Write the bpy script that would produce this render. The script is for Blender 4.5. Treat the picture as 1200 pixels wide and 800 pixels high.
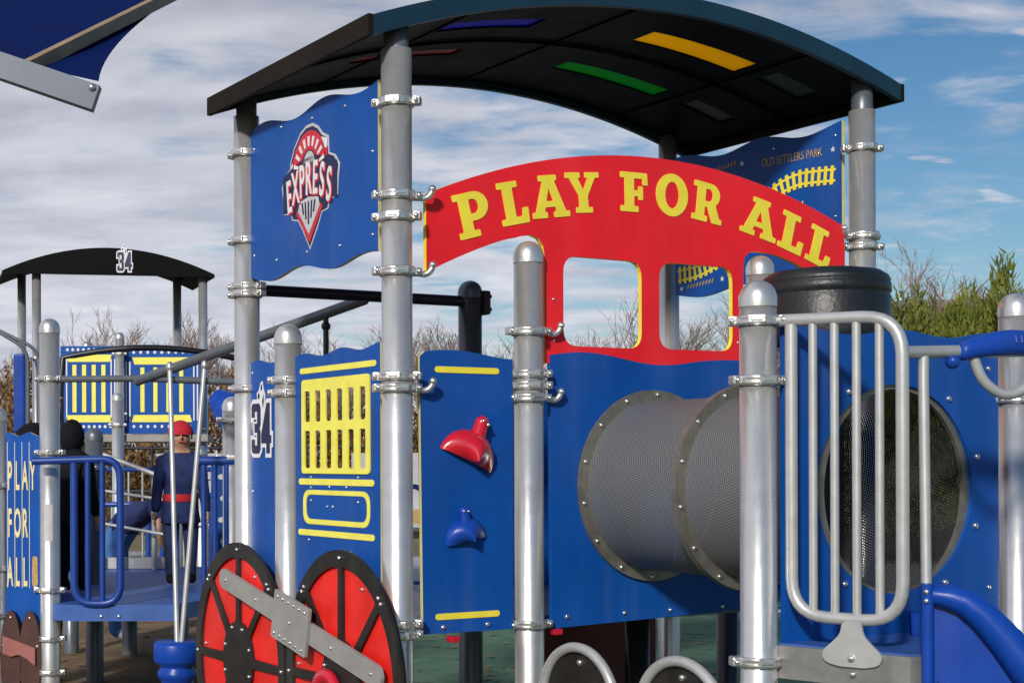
import bpy, bmesh, math, random
from mathutils import Vector, Matrix
R = math.radians
pi = math.pi
random.seed(7)
for o in list(bpy.data.objects): bpy.data.objects.remove(o)
scn = bpy.context.scene
COL = scn.collection

# ------------------------------------------------------------------ camera
cam = bpy.data.cameras.new('camera'); camo = bpy.data.objects.new('camera', cam); COL.objects.link(camo)
camo.location = (0, 0, 1.6); camo.rotation_euler = (R(90), R(0.17), 0)
cam.sensor_width = 36; cam.lens = 51.29; cam.shift_x = 0.2091; cam.shift_y = 0.1161
cam.clip_start = 0.05; cam.clip_end = 3000
scn.camera = camo
scn.render.resolution_x = 1024; scn.render.resolution_y = 682

# ------------------------------------------------------------------ sky, sun, exposure
SUN_DIR = Vector((-0.36, -0.85, 0.47)).normalized()
wd = bpy.data.worlds.new('World'); scn.world = wd; wd.use_nodes = True
def build_sky():
    nt = wd.node_tree; nt.nodes.clear(); N = nt.nodes.new; L = nt.links.new
    out = N('ShaderNodeOutputWorld'); bg = N('ShaderNodeBackground'); bg.inputs[1].default_value = 0.1
    sky = N('ShaderNodeTexSky'); sky.sky_type = 'NISHITA'; sky.sun_disc = False
    sky.sun_elevation = math.asin(SUN_DIR.z); sky.sun_rotation = math.atan2(SUN_DIR.x, SUN_DIR.y)
    sky.air_density = 1.0; sky.dust_density = 0.6; sky.ozone_density = 2.2
    tc = N('ShaderNodeTexCoord'); sp = N('ShaderNodeSeparateXYZ'); L(tc.outputs['Generated'], sp.inputs[0])
    def m(op, a, b=None, c=None, clamp=False):
        n = N('ShaderNodeMath'); n.operation = op; n.use_clamp = clamp
        for i, v in enumerate((a, b, c)):
            if v is None: continue
            if isinstance(v, (int, float)): n.inputs[i].default_value = v
            else: L(v, n.inputs[i])
        return n.outputs[0]
    x, y, z = sp.outputs
    zz = m('ADD', m('MAXIMUM', z, 0.0), 0.16)
    cx = m('DIVIDE', x, zz); cy = m('DIVIDE', y, zz)
    cmb = N('ShaderNodeCombineXYZ'); L(cx, cmb.inputs[0]); L(cy, cmb.inputs[1])
    def noise(scale, detail, rough, dist=0.0, w=None):
        mp = N('ShaderNodeMapping'); L(cmb.outputs[0], mp.inputs[0])
        mp.inputs['Location'].default_value = w or (0, 0, 0)
        mp.inputs['Rotation'].default_value = (0, 0, R(20)); mp.inputs['Scale'].default_value = (0.8, 1.25, 1)
        n = N('ShaderNodeTexNoise'); n.inputs['Scale'].default_value = scale; n.inputs['Detail'].default_value = detail
        n.inputs['Roughness'].default_value = rough; n.inputs['Distortion'].default_value = dist
        L(mp.outputs[0], n.inputs['Vector']); return n.outputs[0]
    n1 = noise(5.2, 8, 0.56, 0.3, (3.1, 1.7, 0)); n2 = noise(1.0, 3, 0.5, 0.0, (5.3, 0.4, 2))
    # a bank of cloud covers the left half of the sky and breaks up to the right
    bank = m('ADD', m('MULTIPLY', x, -0.9), m('MULTIPLY', y, 0.43))
    cov = m('MULTIPLY_ADD', bank, 0.52, -0.085)
    s = m('ADD', m('ADD', m('MULTIPLY', n1, 0.80), m('MULTIPLY', n2, 0.32)), cov)
    ramp = N('ShaderNodeMapRange'); ramp.interpolation_type = 'SMOOTHSTEP'
    L(s, ramp.inputs['Value']); ramp.inputs['From Min'].default_value = 0.45; ramp.inputs['From Max'].default_value = 0.72
    n4 = noise(7.0, 6, 0.5, 0.15, (1.3, 8.7, 3))
    rp4 = N('ShaderNodeMapRange'); rp4.interpolation_type = 'SMOOTHSTEP'; L(m('ADD', n4, m('MULTIPLY', n2, 0.22)), rp4.inputs['Value'])
    rp4.inputs['From Min'].default_value = 0.70; rp4.inputs['From Max'].default_value = 0.82; rp4.inputs['To Max'].default_value = 0.8
    mask = m('MAXIMUM', ramp.outputs[0], rp4.outputs[0])
    # cloud brightness: thin parts bright, thick parts greyer
    n3 = noise(4.2, 7, 0.55, 0.2, (9.1, 4.2, 1))
    cr = N('ShaderNodeMapRange'); L(n3, cr.inputs['Value']); cr.inputs['From Min'].default_value = 0.34; cr.inputs['From Max'].default_value = 0.68
    cr.inputs['To Min'].default_value = 0.0; cr.inputs['To Max'].default_value = 1.0
    cc = N('ShaderNodeMix'); cc.data_type = 'RGBA'; L(cr.outputs[0], cc.inputs[0])
    cc.inputs[6].default_value = (4.8, 4.95, 5.85, 1); cc.inputs[7].default_value = (7.2, 7.25, 7.9, 1)
    hz = N('ShaderNodeMapRange'); L(z, hz.inputs['Value']); hz.inputs['From Min'].default_value = 0.0; hz.inputs['From Max'].default_value = 0.30
    hz.inputs['To Min'].default_value = 1.18; hz.inputs['To Max'].default_value = 0.9
    ch = N('ShaderNodeVectorMath'); ch.operation = 'SCALE'; L(cc.outputs[2], ch.inputs[0]); L(hz.outputs[0], ch.inputs['Scale'])
    sat = N('ShaderNodeHueSaturation'); sat.inputs['Saturation'].default_value = 1.3; sat.inputs['Value'].default_value = 0.78
    L(sky.outputs[0], sat.inputs['Color'])
    mx = N('ShaderNodeMix'); mx.data_type = 'RGBA'; L(m('MULTIPLY', mask, 0.93), mx.inputs[0])
    L(sat.outputs[0], mx.inputs[6]); L(ch.outputs[0], mx.inputs[7])
    L(mx.outputs[2], bg.inputs[0]); L(bg.outputs[0], out.inputs[0])
build_sky()
sl = bpy.data.lights.new('sun', 'SUN'); sl.energy = 3.4; sl.angle = R(4.5); sl.color = (1, 0.94, 0.85)
so = bpy.data.objects.new('sun', sl); COL.objects.link(so)
so.rotation_euler = SUN_DIR.to_track_quat('Z', 'Y').to_euler()
vs = scn.view_settings; vs.view_transform = 'Standard'; vs.look = 'None'; vs.exposure = 0.0; vs.gamma = 1.0; vs.use_curve_mapping = False

# ------------------------------------------------------------------ materials
def mat(name, col, rough=0.5, metal=0.0, var=0.0, vscale=6.0, bump=0.0, bscale=60.0, col2=None, spec=0.5, coat=0.0, detail=5, wear=0.0):
    m = bpy.data.materials.new(name); m.use_nodes = True; nt = m.node_tree; N = nt.nodes.new; L = nt.links.new
    b = nt.nodes['Principled BSDF']; b.inputs['Roughness'].default_value = rough; b.inputs['Metallic'].default_value = metal
    b.inputs['Base Color'].default_value = (*col, 1); b.inputs['Specular IOR Level'].default_value = spec
    b.inputs['Coat Weight'].default_value = coat
    tc = N('ShaderNodeTexCoord')
    if var or col2:
        n = N('ShaderNodeTexNoise'); n.inputs['Scale'].default_value = vscale; n.inputs['Detail'].default_value = detail; n.inputs['Roughness'].default_value = 0.6
        L(tc.outputs['Object'], n.inputs['Vector'])
        c2 = col2 or tuple(min(1, c * (1 + var)) for c in col); c1 = col if col2 else tuple(c * (1 - var) for c in col)
        r = N('ShaderNodeMapRange'); L(n.outputs[0], r.inputs['Value']); r.inputs['From Min'].default_value = 0.35; r.inputs['From Max'].default_value = 0.65
        x = N('ShaderNodeMix'); x.data_type = 'RGBA'; L(r.outputs[0], x.inputs[0]); x.inputs[6].default_value = (*c1, 1); x.inputs[7].default_value = (*c2, 1)
        L(x.outputs[2], b.inputs['Base Color'])
        rr = N('ShaderNodeMapRange'); L(n.outputs[0], rr.inputs['Value']); rr.inputs['To Min'].default_value = max(0.05, rough - 0.09); rr.inputs['To Max'].default_value = min(1, rough + 0.09)
        L(rr.outputs[0], b.inputs['Roughness'])
    if wear:
        src = b.inputs['Base Color'].links[0].from_socket
        fac = None
        for scl, lo, hi, amt in (((9, 9, 0.9), 0.52, 0.80, 0.5), ((2.2, 2.2, 1.4), 0.50, 0.72, 0.45), ((160, 160, 7), 0.70, 0.76, 1.0)):
            mp = N('ShaderNodeMapping'); L(tc.outputs['Object'], mp.inputs[0]); mp.inputs['Scale'].default_value = scl; mp.inputs['Rotation'].default_value = (0.05, 0.12, 0)
            n = N('ShaderNodeTexNoise'); n.inputs['Scale'].default_value = 1; n.inputs['Detail'].default_value = 4; L(mp.outputs[0], n.inputs['Vector'])
            r = N('ShaderNodeMapRange'); L(n.outputs[0], r.inputs['Value']); r.inputs['From Min'].default_value = lo; r.inputs['From Max'].default_value = hi; r.inputs['To Max'].default_value = amt * wear
            if fac is None: fac = r.outputs[0]
            else:
                a = N('ShaderNodeMath'); a.operation = 'ADD'; L(fac, a.inputs[0]); L(r.outputs[0], a.inputs[1]); fac = a.outputs[0]
        x = N('ShaderNodeMix'); x.data_type = 'RGBA'; L(fac, x.inputs[0]); L(src, x.inputs[6]); x.inputs[7].default_value = (0.36, 0.36, 0.36, 1)
        L(x.outputs[2], b.inputs['Base Color'])
    if bump:
        n = N('ShaderNodeTexNoise'); n.inputs['Scale'].default_value = bscale; n.inputs['Detail'].default_value = 3; L(tc.outputs['Object'], n.inputs['Vector'])
        bp = N('ShaderNodeBump'); bp.inputs['Strength'].default_value = bump; bp.inputs['Distance'].default_value = 0.01
        L(n.outputs[0], bp.inputs['Height']); L(bp.outputs[0], b.inputs['Normal'])
    return m
M = {}
M['silver'] = mat('silver powder coat', (0.64, 0.645, 0.65), 0.30, 0.72, 0.05, 9, 0.05, 160, wear=0.25)
M['clamp'] = mat('cast aluminium', (0.62, 0.62, 0.62), 0.3, 0.8, 0.08, 30, 0.15, 90)
M['rail'] = mat('pale grey coated pipe', (0.47, 0.48, 0.49), 0.38, 0.4, 0.06, 12)
M['dark'] = mat('dark charcoal powder coat', (0.028, 0.032, 0.042), 0.35, 0.3, 0.15, 9)
M['greypipe'] = mat('slate grey pipe', (0.13, 0.15, 0.18), 0.38, 0.4, 0.1, 9)
M['roofdark'] = mat('black roof steel', (0.0025, 0.003, 0.004), 0.55, 0.0, 0.2, 5, spec=0.06)
M['endtrim'] = mat('dark roof trim with ground tint', (0.013, 0.009, 0.006), 0.6, 0, 0.3, 3, spec=0.12)  # warm ground reflection put into the dark trim's colour
M['fascia'] = mat('dark roof trim with sky tint', (0.008, 0.034, 0.062), 0.45, 0.0, 0.12, 4, spec=0.3)  # blue-green sky reflection painted into the same dark trim
M['blue'] = mat('blue recycled plastic sheet', (0.003, 0.070, 0.335), 0.45, 0, 0.10, 3.0, 0.04, 220, spec=0.22, wear=0.09)
M['bluep'] = mat('blue moulded plastic', (0.005, 0.05, 0.33), 0.34, 0, 0.10, 4, 0.05, 90, spec=0.28, wear=0.06)
M['bluec'] = mat('blue coated steel', (0.010, 0.05, 0.27), 0.35, 0, 0.08, 8)
M['deckblue'] = mat('blue vinyl deck', (0.03, 0.10, 0.36), 0.5, 0, 0.15, 7, 0.3, 140)
M['red'] = mat('red recycled plastic sheet', (0.80, 0.017, 0.028), 0.45, 0, 0.07, 3, 0.04, 220, spec=0.25, wear=0.06)
M['redw'] = mat('red wheel plastic', (0.72, 0.018, 0.014), 0.36, 0, 0.16, 4, 0.05, 120, wear=0.10)
M['redp'] = mat('red moulded plastic', (0.52, 0.010, 0.030), 0.22, 0, 0.05, 6, coat=0.3)
M['maroon'] = mat('maroon panel', (0.14, 0.012, 0.014), 0.5, 0, 0.2, 5)
M['yellow'] = mat('yellow plastic core', (0.88, 0.74, 0.06), 0.5, 0, 0.06, 8)
M['edge'] = mat('pale yellow sheet edge', (0.62, 0.57, 0.24), 0.6, 0, 0.08, 10)
M['lemon'] = mat('lemon engraved plastic', (0.82, 0.77, 0.12), 0.55, 0, 0.06, 14)
M['cream'] = mat('cream lettering', (0.70, 0.62, 0.33), 0.6, 0, 0.08, 20)
M['white'] = mat('white print', (0.70, 0.71, 0.74), 0.55, 0, 0.05, 20)
M['navy'] = mat('navy print', (0.008, 0.012, 0.065), 0.5, 0, 0.1, 20)
M['tan'] = mat('tan lettering', (0.40, 0.27, 0.10), 0.6, 0, 0.2, 60)
M['printred'] = mat('red print', (0.55, 0.02, 0.045), 0.5, 0, 0.1, 20)
M['lgrey'] = mat('light grey print', (0.50, 0.51, 0.54), 0.5, 0, 0.08, 20)
M['blackw'] = mat('black wheel plastic', (0.012, 0.011, 0.010), 0.5, 0, 0.3, 8, 0.08, 140, wear=0.08)
M['brownw'] = mat('dark brown wheel plastic', (0.06, 0.022, 0.018), 0.5, 0, 0.2, 8)
M['pinkrod'] = mat('faded pink bar', (0.28, 0.10, 0.09), 0.5, 0, 0.12, 8)
M['rod'] = mat('grey rod plastic', (0.27, 0.27, 0.265), 0.45, 0, 0.08, 10, wear=0.3)
M['bolt'] = mat('stainless bolt', (0.75, 0.75, 0.76), 0.22, 0.9, 0.05, 40)
M['drum'] = mat('black moulded plastic drum', (0.010, 0.013, 0.016), 0.42, 0, 0.25, 5, 0.2, 60, wear=0.05)
M['steel'] = mat('galvanised deck steel', (0.26, 0.26, 0.25), 0.45, 0.5, 0.12, 10, 0.1, 60)
M['flange'] = mat('galvanised flange', (0.24, 0.23, 0.20), 0.42, 0.6, 0.15, 18, 0.1, 90)
M['turf'] = mat('green turf', (0.05, 0.13, 0.075), 0.9, 0, 0.0, 5, 0.6, 240, col2=(0.10, 0.20, 0.115))
M['rubber'] = mat('tan rubber surfacing', (0.105, 0.068, 0.035), 0.95, 0, 0.0, 1.2, 0.7, 160, col2=(0.23, 0.155, 0.075), detail=9)
M['concrete'] = mat('pale concrete', (0.30, 0.32, 0.34), 0.9, 0, 0.0, 2, 0.3, 60, col2=(0.40, 0.42, 0.44))
M['earth'] = mat('dry grass earth', (0.11, 0.09, 0.04), 0.95, 0, 0.0, 0.4, 0.5, 8, col2=(0.20, 0.17, 0.08))
M['sail'] = mat('navy shade fabric', (0.003, 0.012, 0.085), 0.9, 0, 0.1, 3, 0.2, 300, spec=0.05)
M['tanbeam'] = mat('tan painted rafter', (0.27, 0.19, 0.10), 0.5, 0, 0.25, 3)
M['beam'] = mat('galvanised beam', (0.11, 0.13, 0.17), 0.5, 0.3, 0.12, 4)
M['bark'] = mat('grey brown bark', (0.15, 0.105, 0.085), 0.9, 0, 0.2, 8)
M['coat'] = mat('navy coat cloth', (0.010, 0.022, 0.10), 0.85, 0, 0.35, 14, 0.9, 22)
M['trouser'] = mat('dark navy cloth', (0.010, 0.022, 0.075), 0.85, 0, 0.2, 9)
M['blackc'] = mat('black cloth', (0.006, 0.006, 0.009), 0.85, 0, 0.3, 9, 0.8, 22, spec=0.2)
M['jeans'] = mat('light blue denim', (0.045, 0.15, 0.40), 0.85, 0, 0.25, 12)
M['skin'] = mat('skin', (0.42, 0.22, 0.14), 0.55, 0, 0.08, 20)
M['hat'] = mat('red knit', (0.45, 0.012, 0.025), 0.85, 0, 0.15, 60)
M['shoe'] = mat('white shoe', (0.6, 0.6, 0.6), 0.6, 0, 0.1, 20)
M['hair'] = mat('dark hair', (0.02, 0.012, 0.008), 0.6, 0, 0.2, 40)
M['banner'] = mat('white fence banner', (0.42, 0.44, 0.48), 0.7, 0, 0.12, 3)
M['wallp'] = mat('pale plaster wall', (0.34, 0.30, 0.24), 0.9, 0, 0.1, 2)
M['roofg'] = mat('grey flat roof edge', (0.22, 0.22, 0.24), 0.8, 0, 0.1, 2)
M['glass'] = mat('dark window glass', (0.02, 0.025, 0.03), 0.1, 0, 0.1, 2)

def skylight_mat(name, col, w):
    m = bpy.data.materials.new(name); m.use_nodes = True; nt = m.node_tree
    b = nt.nodes['Principled BSDF']; b.inputs['Base Color'].default_value = (*col, 1); b.inputs['Roughness'].default_value = 0.4
    t = nt.nodes.new('ShaderNodeBsdfTranslucent'); t.inputs[0].default_value = (*col, 1)
    x = nt.nodes.new('ShaderNodeMixShader'); x.inputs[0].default_value = w
    nt.links.new(b.outputs[0], x.inputs[1]); nt.links.new(t.outputs[0], x.inputs[2]); nt.links.new(x.outputs[0], nt.nodes['Material Output'].inputs[0])
    return m
def perf_mat():
    m = bpy.data.materials.new('perforated steel'); m.use_nodes = True; nt = m.node_tree; N = nt.nodes.new; L = nt.links.new
    b = nt.nodes['Principled BSDF']; b.inputs['Base Color'].default_value = (0.20, 0.20, 0.195, 1); b.inputs['Metallic'].default_value = 0.35; b.inputs['Roughness'].default_value = 0.6
    uv = N('ShaderNodeUVMap'); uv.uv_map = 'UVMap'; sp = N('ShaderNodeSeparateXYZ'); L(uv.outputs[0], sp.inputs[0])
    def mm(op, a, bb):
        n = N('ShaderNodeMath'); n.operation = op
        for i, v in enumerate((a, bb)):
            if v is None: continue
            if isinstance(v, (int, float)): n.inputs[i].default_value = v
            else: L(v, n.inputs[i])
        return n.outputs[0]
    pitch = 0.0150
    k = 2 * pi / pitch
    a = mm('SINE', mm('MULTIPLY', sp.outputs[0], k), None); c = mm('SINE', mm('MULTIPLY', sp.outputs[1], k), None)
    pat = mm('MULTIPLY', a, c); hole = mm('GREATER_THAN', pat, 0.64)
    rim = N('ShaderNodeMapRange'); rim.interpolation_type = 'SMOOTHSTEP'; L(pat, rim.inputs['Value']); rim.inputs['From Min'].default_value = 0.12; rim.inputs['From Max'].default_value = 0.6  # ring round each hole darkened in colour, as shading of hole depth
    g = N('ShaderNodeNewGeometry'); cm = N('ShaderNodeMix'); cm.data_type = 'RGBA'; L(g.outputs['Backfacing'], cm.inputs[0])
    cm.inputs[6].default_value = (0.21, 0.22, 0.225, 1); cm.inputs[7].default_value = (0.035, 0.037, 0.04, 1);  # inner face darker: shade inside the tunnel put into the colour
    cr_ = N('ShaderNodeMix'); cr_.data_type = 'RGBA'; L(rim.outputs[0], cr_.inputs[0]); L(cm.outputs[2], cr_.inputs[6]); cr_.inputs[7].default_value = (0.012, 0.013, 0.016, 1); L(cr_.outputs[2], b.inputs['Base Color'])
    t = N('ShaderNodeBsdfTransparent'); x = N('ShaderNodeMixShader'); L(hole, x.inputs[0]); L(b.outputs[0], x.inputs[1]); L(t.outputs[0], x.inputs[2])
    L(x.outputs[0], nt.nodes['Material Output'].inputs[0])
    return m
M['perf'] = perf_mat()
def foliage(name, c1, c2, tr=0.25):
    m = bpy.data.materials.new(name); m.use_nodes = True; nt = m.node_tree; N = nt.nodes.new; L = nt.links.new
    b = nt.nodes['Principled BSDF']; b.inputs['Roughness'].default_value = 0.75
    oi = N('ShaderNodeTexCoord'); n = N('ShaderNodeTexNoise'); n.inputs['Scale'].default_value = 1.6; n.inputs['Detail'].default_value = 6; L(oi.outputs['Object'], n.inputs['Vector'])
    r = N('ShaderNodeMapRange'); L(n.outputs[0], r.inputs['Value']); r.inputs['From Min'].default_value = 0.36; r.inputs['From Max'].default_value = 0.64
    x = N('ShaderNodeMix'); x.data_type = 'RGBA'; L(r.outputs[0], x.inputs[0]); x.inputs[6].default_value = (*c1, 1); x.inputs[7].default_value = (*c2, 1)
    L(x.outputs[2], b.inputs['Base Color'])
    t = N('ShaderNodeBsdfTranslucent'); L(x.outputs[2], t.inputs[0]); s = N('ShaderNodeMixShader'); s.inputs[0].default_value = tr
    L(b.outputs[0], s.inputs[1]); L(t.outputs[0], s.inputs[2]); L(s.outputs[0], nt.nodes['Material Output'].inputs[0])
    return m
M['juniper'] = foliage('juniper green', (0.06, 0.095, 0.010), (0.24, 0.25, 0.035))
M['brush'] = foliage('dry brush', (0.17, 0.095, 0.035), (0.34, 0.22, 0.09), 0.15)
M['twig'] = mat('reddish twig', (0.27, 0.20, 0.175), 0.9, 0, 0.2, 4)

# ------------------------------------------------------------------ mesh helpers
def empty(name, loc=(0, 0, 0), rz=0, parent=None):
    o = bpy.data.objects.new(name, None); COL.objects.link(o); o.location = loc; o.rotation_euler = (0, 0, rz); o.empty_display_size = 0.1
    if parent: o.parent = parent
    return o
def tag(o, label=None, cat=None, group=None, kind=None):
    if label: o['label'] = label
    if cat: o['category'] = cat
    if group: o['group'] = group
    if kind: o['kind'] = kind
    return o
class MB:
    def __init__(s): s.v = []; s.f = []; s.mi = []; s.sm = []
    def add(s, v, f, mi=0, sm=False, mx=None):
        k = len(s.v)
        s.v += [tuple(mx @ Vector(p)) for p in v] if mx else [tuple(p) for p in v]
        s.f += [tuple(i + k for i in q) for q in f]; s.mi += [mi] * len(f); s.sm += [sm] * len(f); return s
    def box(s, c, d, mi=0, mx=None, bev=0.0):
        if bev:
            bm = bmesh.new(); bmesh.ops.create_cube(bm, size=1)
            for q in bm.verts: q.co = Vector((c[0] + q.co.x * d[0], c[1] + q.co.y * d[1], c[2] + q.co.z * d[2]))
            bmesh.ops.bevel(bm, geom=list(bm.edges), offset=bev, segments=2, affect='EDGES', profile=0.6)
            bm.verts.index_update()
            s.add([q.co.copy() for q in bm.verts], [[q.index for q in fc.verts] for fc in bm.faces], mi, False, mx); bm.free(); return s
        x, y, z = (q / 2 for q in d)
        v = [(c[0] + i * x, c[1] + j * y, c[2] + k * z) for i in (-1, 1) for j in (-1, 1) for k in (-1, 1)]
        return s.add(v, [(0, 1, 3, 2), (4, 6, 7, 5), (0, 4, 5, 1), (2, 3, 7, 6), (0, 2, 6, 4), (1, 5, 7, 3)], mi, False, mx)
    def lathe(s, prof, n=24, mi=0, mx=None, sm=True):
        v = []; f = []; m = len(prof)
        for i in range(n):
            a = 2 * pi * i / n
            for r, z in prof: v.append((r * math.cos(a), r * math.sin(a), z))
        for i in range(n):
            j = (i + 1) % n
            for k in range(m - 1): f.append((i * m + k, j * m + k, j * m + k + 1, i * m + k + 1))
        return s.add(v, f, mi, sm, mx)
    def tube(s, pts, r, n=12, mi=0, caps=True, closed=False, mx=None, rads=None):
        pts = [Vector(p) for p in pts]; m = len(pts); v = []; f = []; up = None
        for i in range(m):
            if closed: t = (pts[(i + 1) % m] - pts[i - 1])
            else: t = pts[min(i + 1, m - 1)] - pts[max(i - 1, 0)]
            t.normalize()
            if up is None:
                up = Vector((0, 0, 1)) if abs(t.z) < 0.9 else Vector((1, 0, 0))
            a = t.cross(up).normalized(); up = a.cross(t).normalized(); rr = rads[i] if rads else r
            for k in range(n):
                q = 2 * pi * k / n; v.append(pts[i] + a * math.cos(q) * rr + up * math.sin(q) * rr)
        for i in range(m if closed else m - 1):
            j = (i + 1) % m
            for k in range(n): f.append((i * n + k, i * n + (k + 1) % n, j * n + (k + 1) % n, j * n + k))
        s.add(v, f, mi, True, mx)
        if caps and not closed:
            s.add(v[:n], [tuple(range(n))[::-1]], mi, False, mx); s.add(v[-n:], [tuple(range(n))], mi, False, mx)
        return s
    def ball(s, c, r, mi=0, n=10, mx=None, sc=(1, 1, 1)):
        prof = [(max(1e-4, r * math.sin(pi * k / (n // 2 + 1))), -r * math.cos(pi * k / (n // 2 + 1))) for k in range(n // 2 + 2)]
        T = Matrix.Translation(c) @ Matrix.Diagonal((*sc, 1))
        return s.lathe(prof, n, mi, (mx @ T) if mx else T)
    def mesh(s, name, mats):
        me = bpy.data.meshes.new(name); me.from_pydata(s.v, [], s.f)
        for m in mats: me.materials.append(m)
        me.polygons.foreach_set('material_index', s.mi); me.polygons.foreach_set('use_smooth', s.sm); me.update(); return me
    def build(s, name, mats, parent=None):
        if not isinstance(mats, (list, tuple)): mats = [mats]
        return obj(name, s.mesh(name, mats), parent)
def obj(name, me, parent=None, loc=(0, 0, 0), rot=(0, 0, 0)):
    o = bpy.data.objects.new(name, me); COL.objects.link(o); o.location = loc; o.rotation_euler = rot
    if parent: o.parent = parent
    return o
def rpath(pts, r, n=5, closed=False):
    pts = [Vector(p) for p in pts]; m = len(pts); out = []
    for i in range(m):
        if not closed and i in (0, m - 1): out.append(pts[i]); continue
        a = pts[i - 1] - pts[i]; b = pts[(i + 1) % m] - pts[i]
        rr = min(r, a.length * 0.49, b.length * 0.49); a.normalize(); b.normalize()
        p0 = pts[i] + a * rr; p2 = pts[i] + b * rr
        for k in range(n + 1):
            t = k / n; out.append(p0 * (1 - t) ** 2 + pts[i] * 2 * t * (1 - t) + p2 * t * t)
    return out
def r2(pts, r, n=5): return [(p.x, p.y) for p in rpath([(x, y, 0) for x, y in pts], r, n, True)]
def ell(c, rx, ry, n=48, a0=0, a1=2 * pi):
    full = abs(a1 - a0 - 2 * pi) < 1e-6
    return [(c[0] + rx * math.cos(a0 + (a1 - a0) * k / (n if full else n - 1)), c[1] + ry * math.sin(a0 + (a1 - a0) * k / (n if full else n - 1))) for k in range(n)]
def fill2d(polys, thick):
    cu = bpy.data.curves.new('tmp', 'CURVE'); cu.dimensions = '2D'; cu.fill_mode = 'BOTH'; cu.extrude = thick / 2
    for p in polys:
        sp = cu.splines.new('POLY'); sp.points.add(len(p) - 1); sp.use_cyclic_u = True
        for i, (x, y) in enumerate(p): sp.points[i].co = (x, y, 0, 1)
    ob = bpy.data.objects.new('tmp', cu); me = bpy.data.meshes.new_from_object(ob)
    bpy.data.objects.remove(ob); bpy.data.curves.remove(cu); return me
def text2d(txt, size, thick, ax='CENTER', sx=1.0, bold=0.0):
    cu = bpy.data.curves.new('tmp', 'FONT'); cu.body = txt; cu.size = size; cu.extrude = thick / 2; cu.align_x = ax; cu.align_y = 'CENTER'; cu.offset = bold
    ob = bpy.data.objects.new('tmp', cu); me = bpy.data.meshes.new_from_object(ob)
    bpy.data.objects.remove(ob); bpy.data.curves.remove(cu)
    for v in me.vertices: v.co.x *= sx
    return me
# planes: map flat art (x across, y up, z towards viewer) into a structure's own space
def planeF(w0): return Matrix(((1, 0, 0, 0), (0, 0, -1, w0), (0, 1, 0, 0), (0, 0, 0, 1)))        # faces -y
def planeS(u0): return Matrix(((0, 0, -1, u0), (-1, 0, 0, 0), (0, 1, 0, 0), (0, 0, 0, 1)))       # faces -x, art x = -y
def planeV(p, q):     # vertical plane through two ground points p (left) -> q (right), facing the viewer's side
    p = Vector((p[0], p[1], 0)); q = Vector((q[0], q[1], 0)); a = (q - p).normalized(); n = a.cross(Vector((0, 0, 1)))
    return Matrix(((a.x, 0, n.x, p.x), (a.y, 0, n.y, p.y), (0, 1, 0, 0), (0, 0, 0, 1)))
def flat(name, polys, thick, pl, off, mface, medge=None, parent=None, me=None):
    """a sheet cut to polys, its middle 'off' in front of the plane"""
    me = me or fill2d(polys, thick)
    me.name = name; me.materials.clear(); me.materials.append(mface)
    if medge:
        me.materials.append(medge)
        for p in me.polygons: p.material_index = 0 if abs(p.normal.z) > 0.5 else 1
    else:
        for p in me.polygons: p.material_index = 0
    for p in me.polygons: p.use_smooth = False
    me.transform(pl @ Matrix.Translation((0, 0, off))); me.update()
    return obj(name, me, parent)
def wave(x0, x1, y, amp, n, ph=0.0, k=40, tilt=0.0):
    return [(x0 + (x1 - x0) * i / k, y + tilt * i / k + amp * math.sin(ph + 2 * pi * n * i / k)) for i in range(k + 1)]
def bar(x0, y0, x1, y1, t):      # rounded stripe
    d = Vector((x1 - x0, y1 - y0)).normalized(); n = Vector((-d.y, d.x)) * t / 2; a = math.atan2(d.y, d.x)
    return ell((x1, y1), t / 2, t / 2, 8, a - pi / 2, a + pi / 2) + ell((x0, y0), t / 2, t / 2, 8, a + pi / 2, a + 3 * pi / 2)

BOLT = MB().lathe([(0.0105, 0), (0.0105, 0.004), (0.009, 0.0075), (0.005, 0.0095), (0.0001, 0.010)], 10).mesh('bolt', [M['bolt']])
def bolt(parent, pl, x, y, off, s=1.0):
    o = obj('bolt', BOLT, parent); o.matrix_local = pl @ Matrix.Translation((x, y, off)) @ Matrix.Diagonal((s, s, s, 1)); return o

PR = 0.0635
def dome(z, r=PR, n=7):  # cap profile
    return [(r + 0.002, z - 0.035), (r + 0.003, z)] + [((r + 0.001) * math.cos(pi / 2 * k / n), z + r * 0.95 * math.sin(pi / 2 * k / n)) for k in range(1, n)] + [(0.0002, z + r * 0.95)]
def clamp_mesh(arm=None):
    b = MB(); r = PR
    b.lathe([(r - 0.004, -0.017), (r + 0.009, -0.019), (r + 0.015, -0.012), (r + 0.0115, -0.004), (r + 0.0115, 0.004), (r + 0.015, 0.012), (r + 0.009, 0.019), (r - 0.004, 0.017)], 28)
    for s in (-1, 1):                         # lugs with bolts
        b.box((s * (r + 0.022), 0, 0), (0.034, 0.05, 0.034), 0, None, 0.007)
        b.ball((s * (r + 0.024), -0.028, 0), 0.011, 1, 8)
        b.ball((s * (r + 0.024), 0.028, 0), 0.011, 1, 8)
    b.box((0, -(r + 0.0135), 0), (0.062, 0.012, 0.03), 0, None, 0.005)   # slotted boss
    b.box((0, -(r + 0.0175), 0), (0.04, 0.008, 0.010), 1, None, 0.002)
    if arm:
        s = arm
        b.tube(rpath([(s * (r + 0.012), -0.006, -0.004), (s * (r + 0.055), -0.008, -0.012), (s * (r + 0.078), -0.014, 0.004), (s * (r + 0.084), -0.016, 0.028)], 0.025, 5), 0.0135, 9, 0)
        b.ball((s * (r + 0.084), -0.017, 0.028), 0.0165, 0, 10); b.ball((s * (r + 0.084), -0.030, 0.028), 0.008, 1, 8)
    return b.mesh('clamp', [M['clamp'], M['bolt']])
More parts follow.
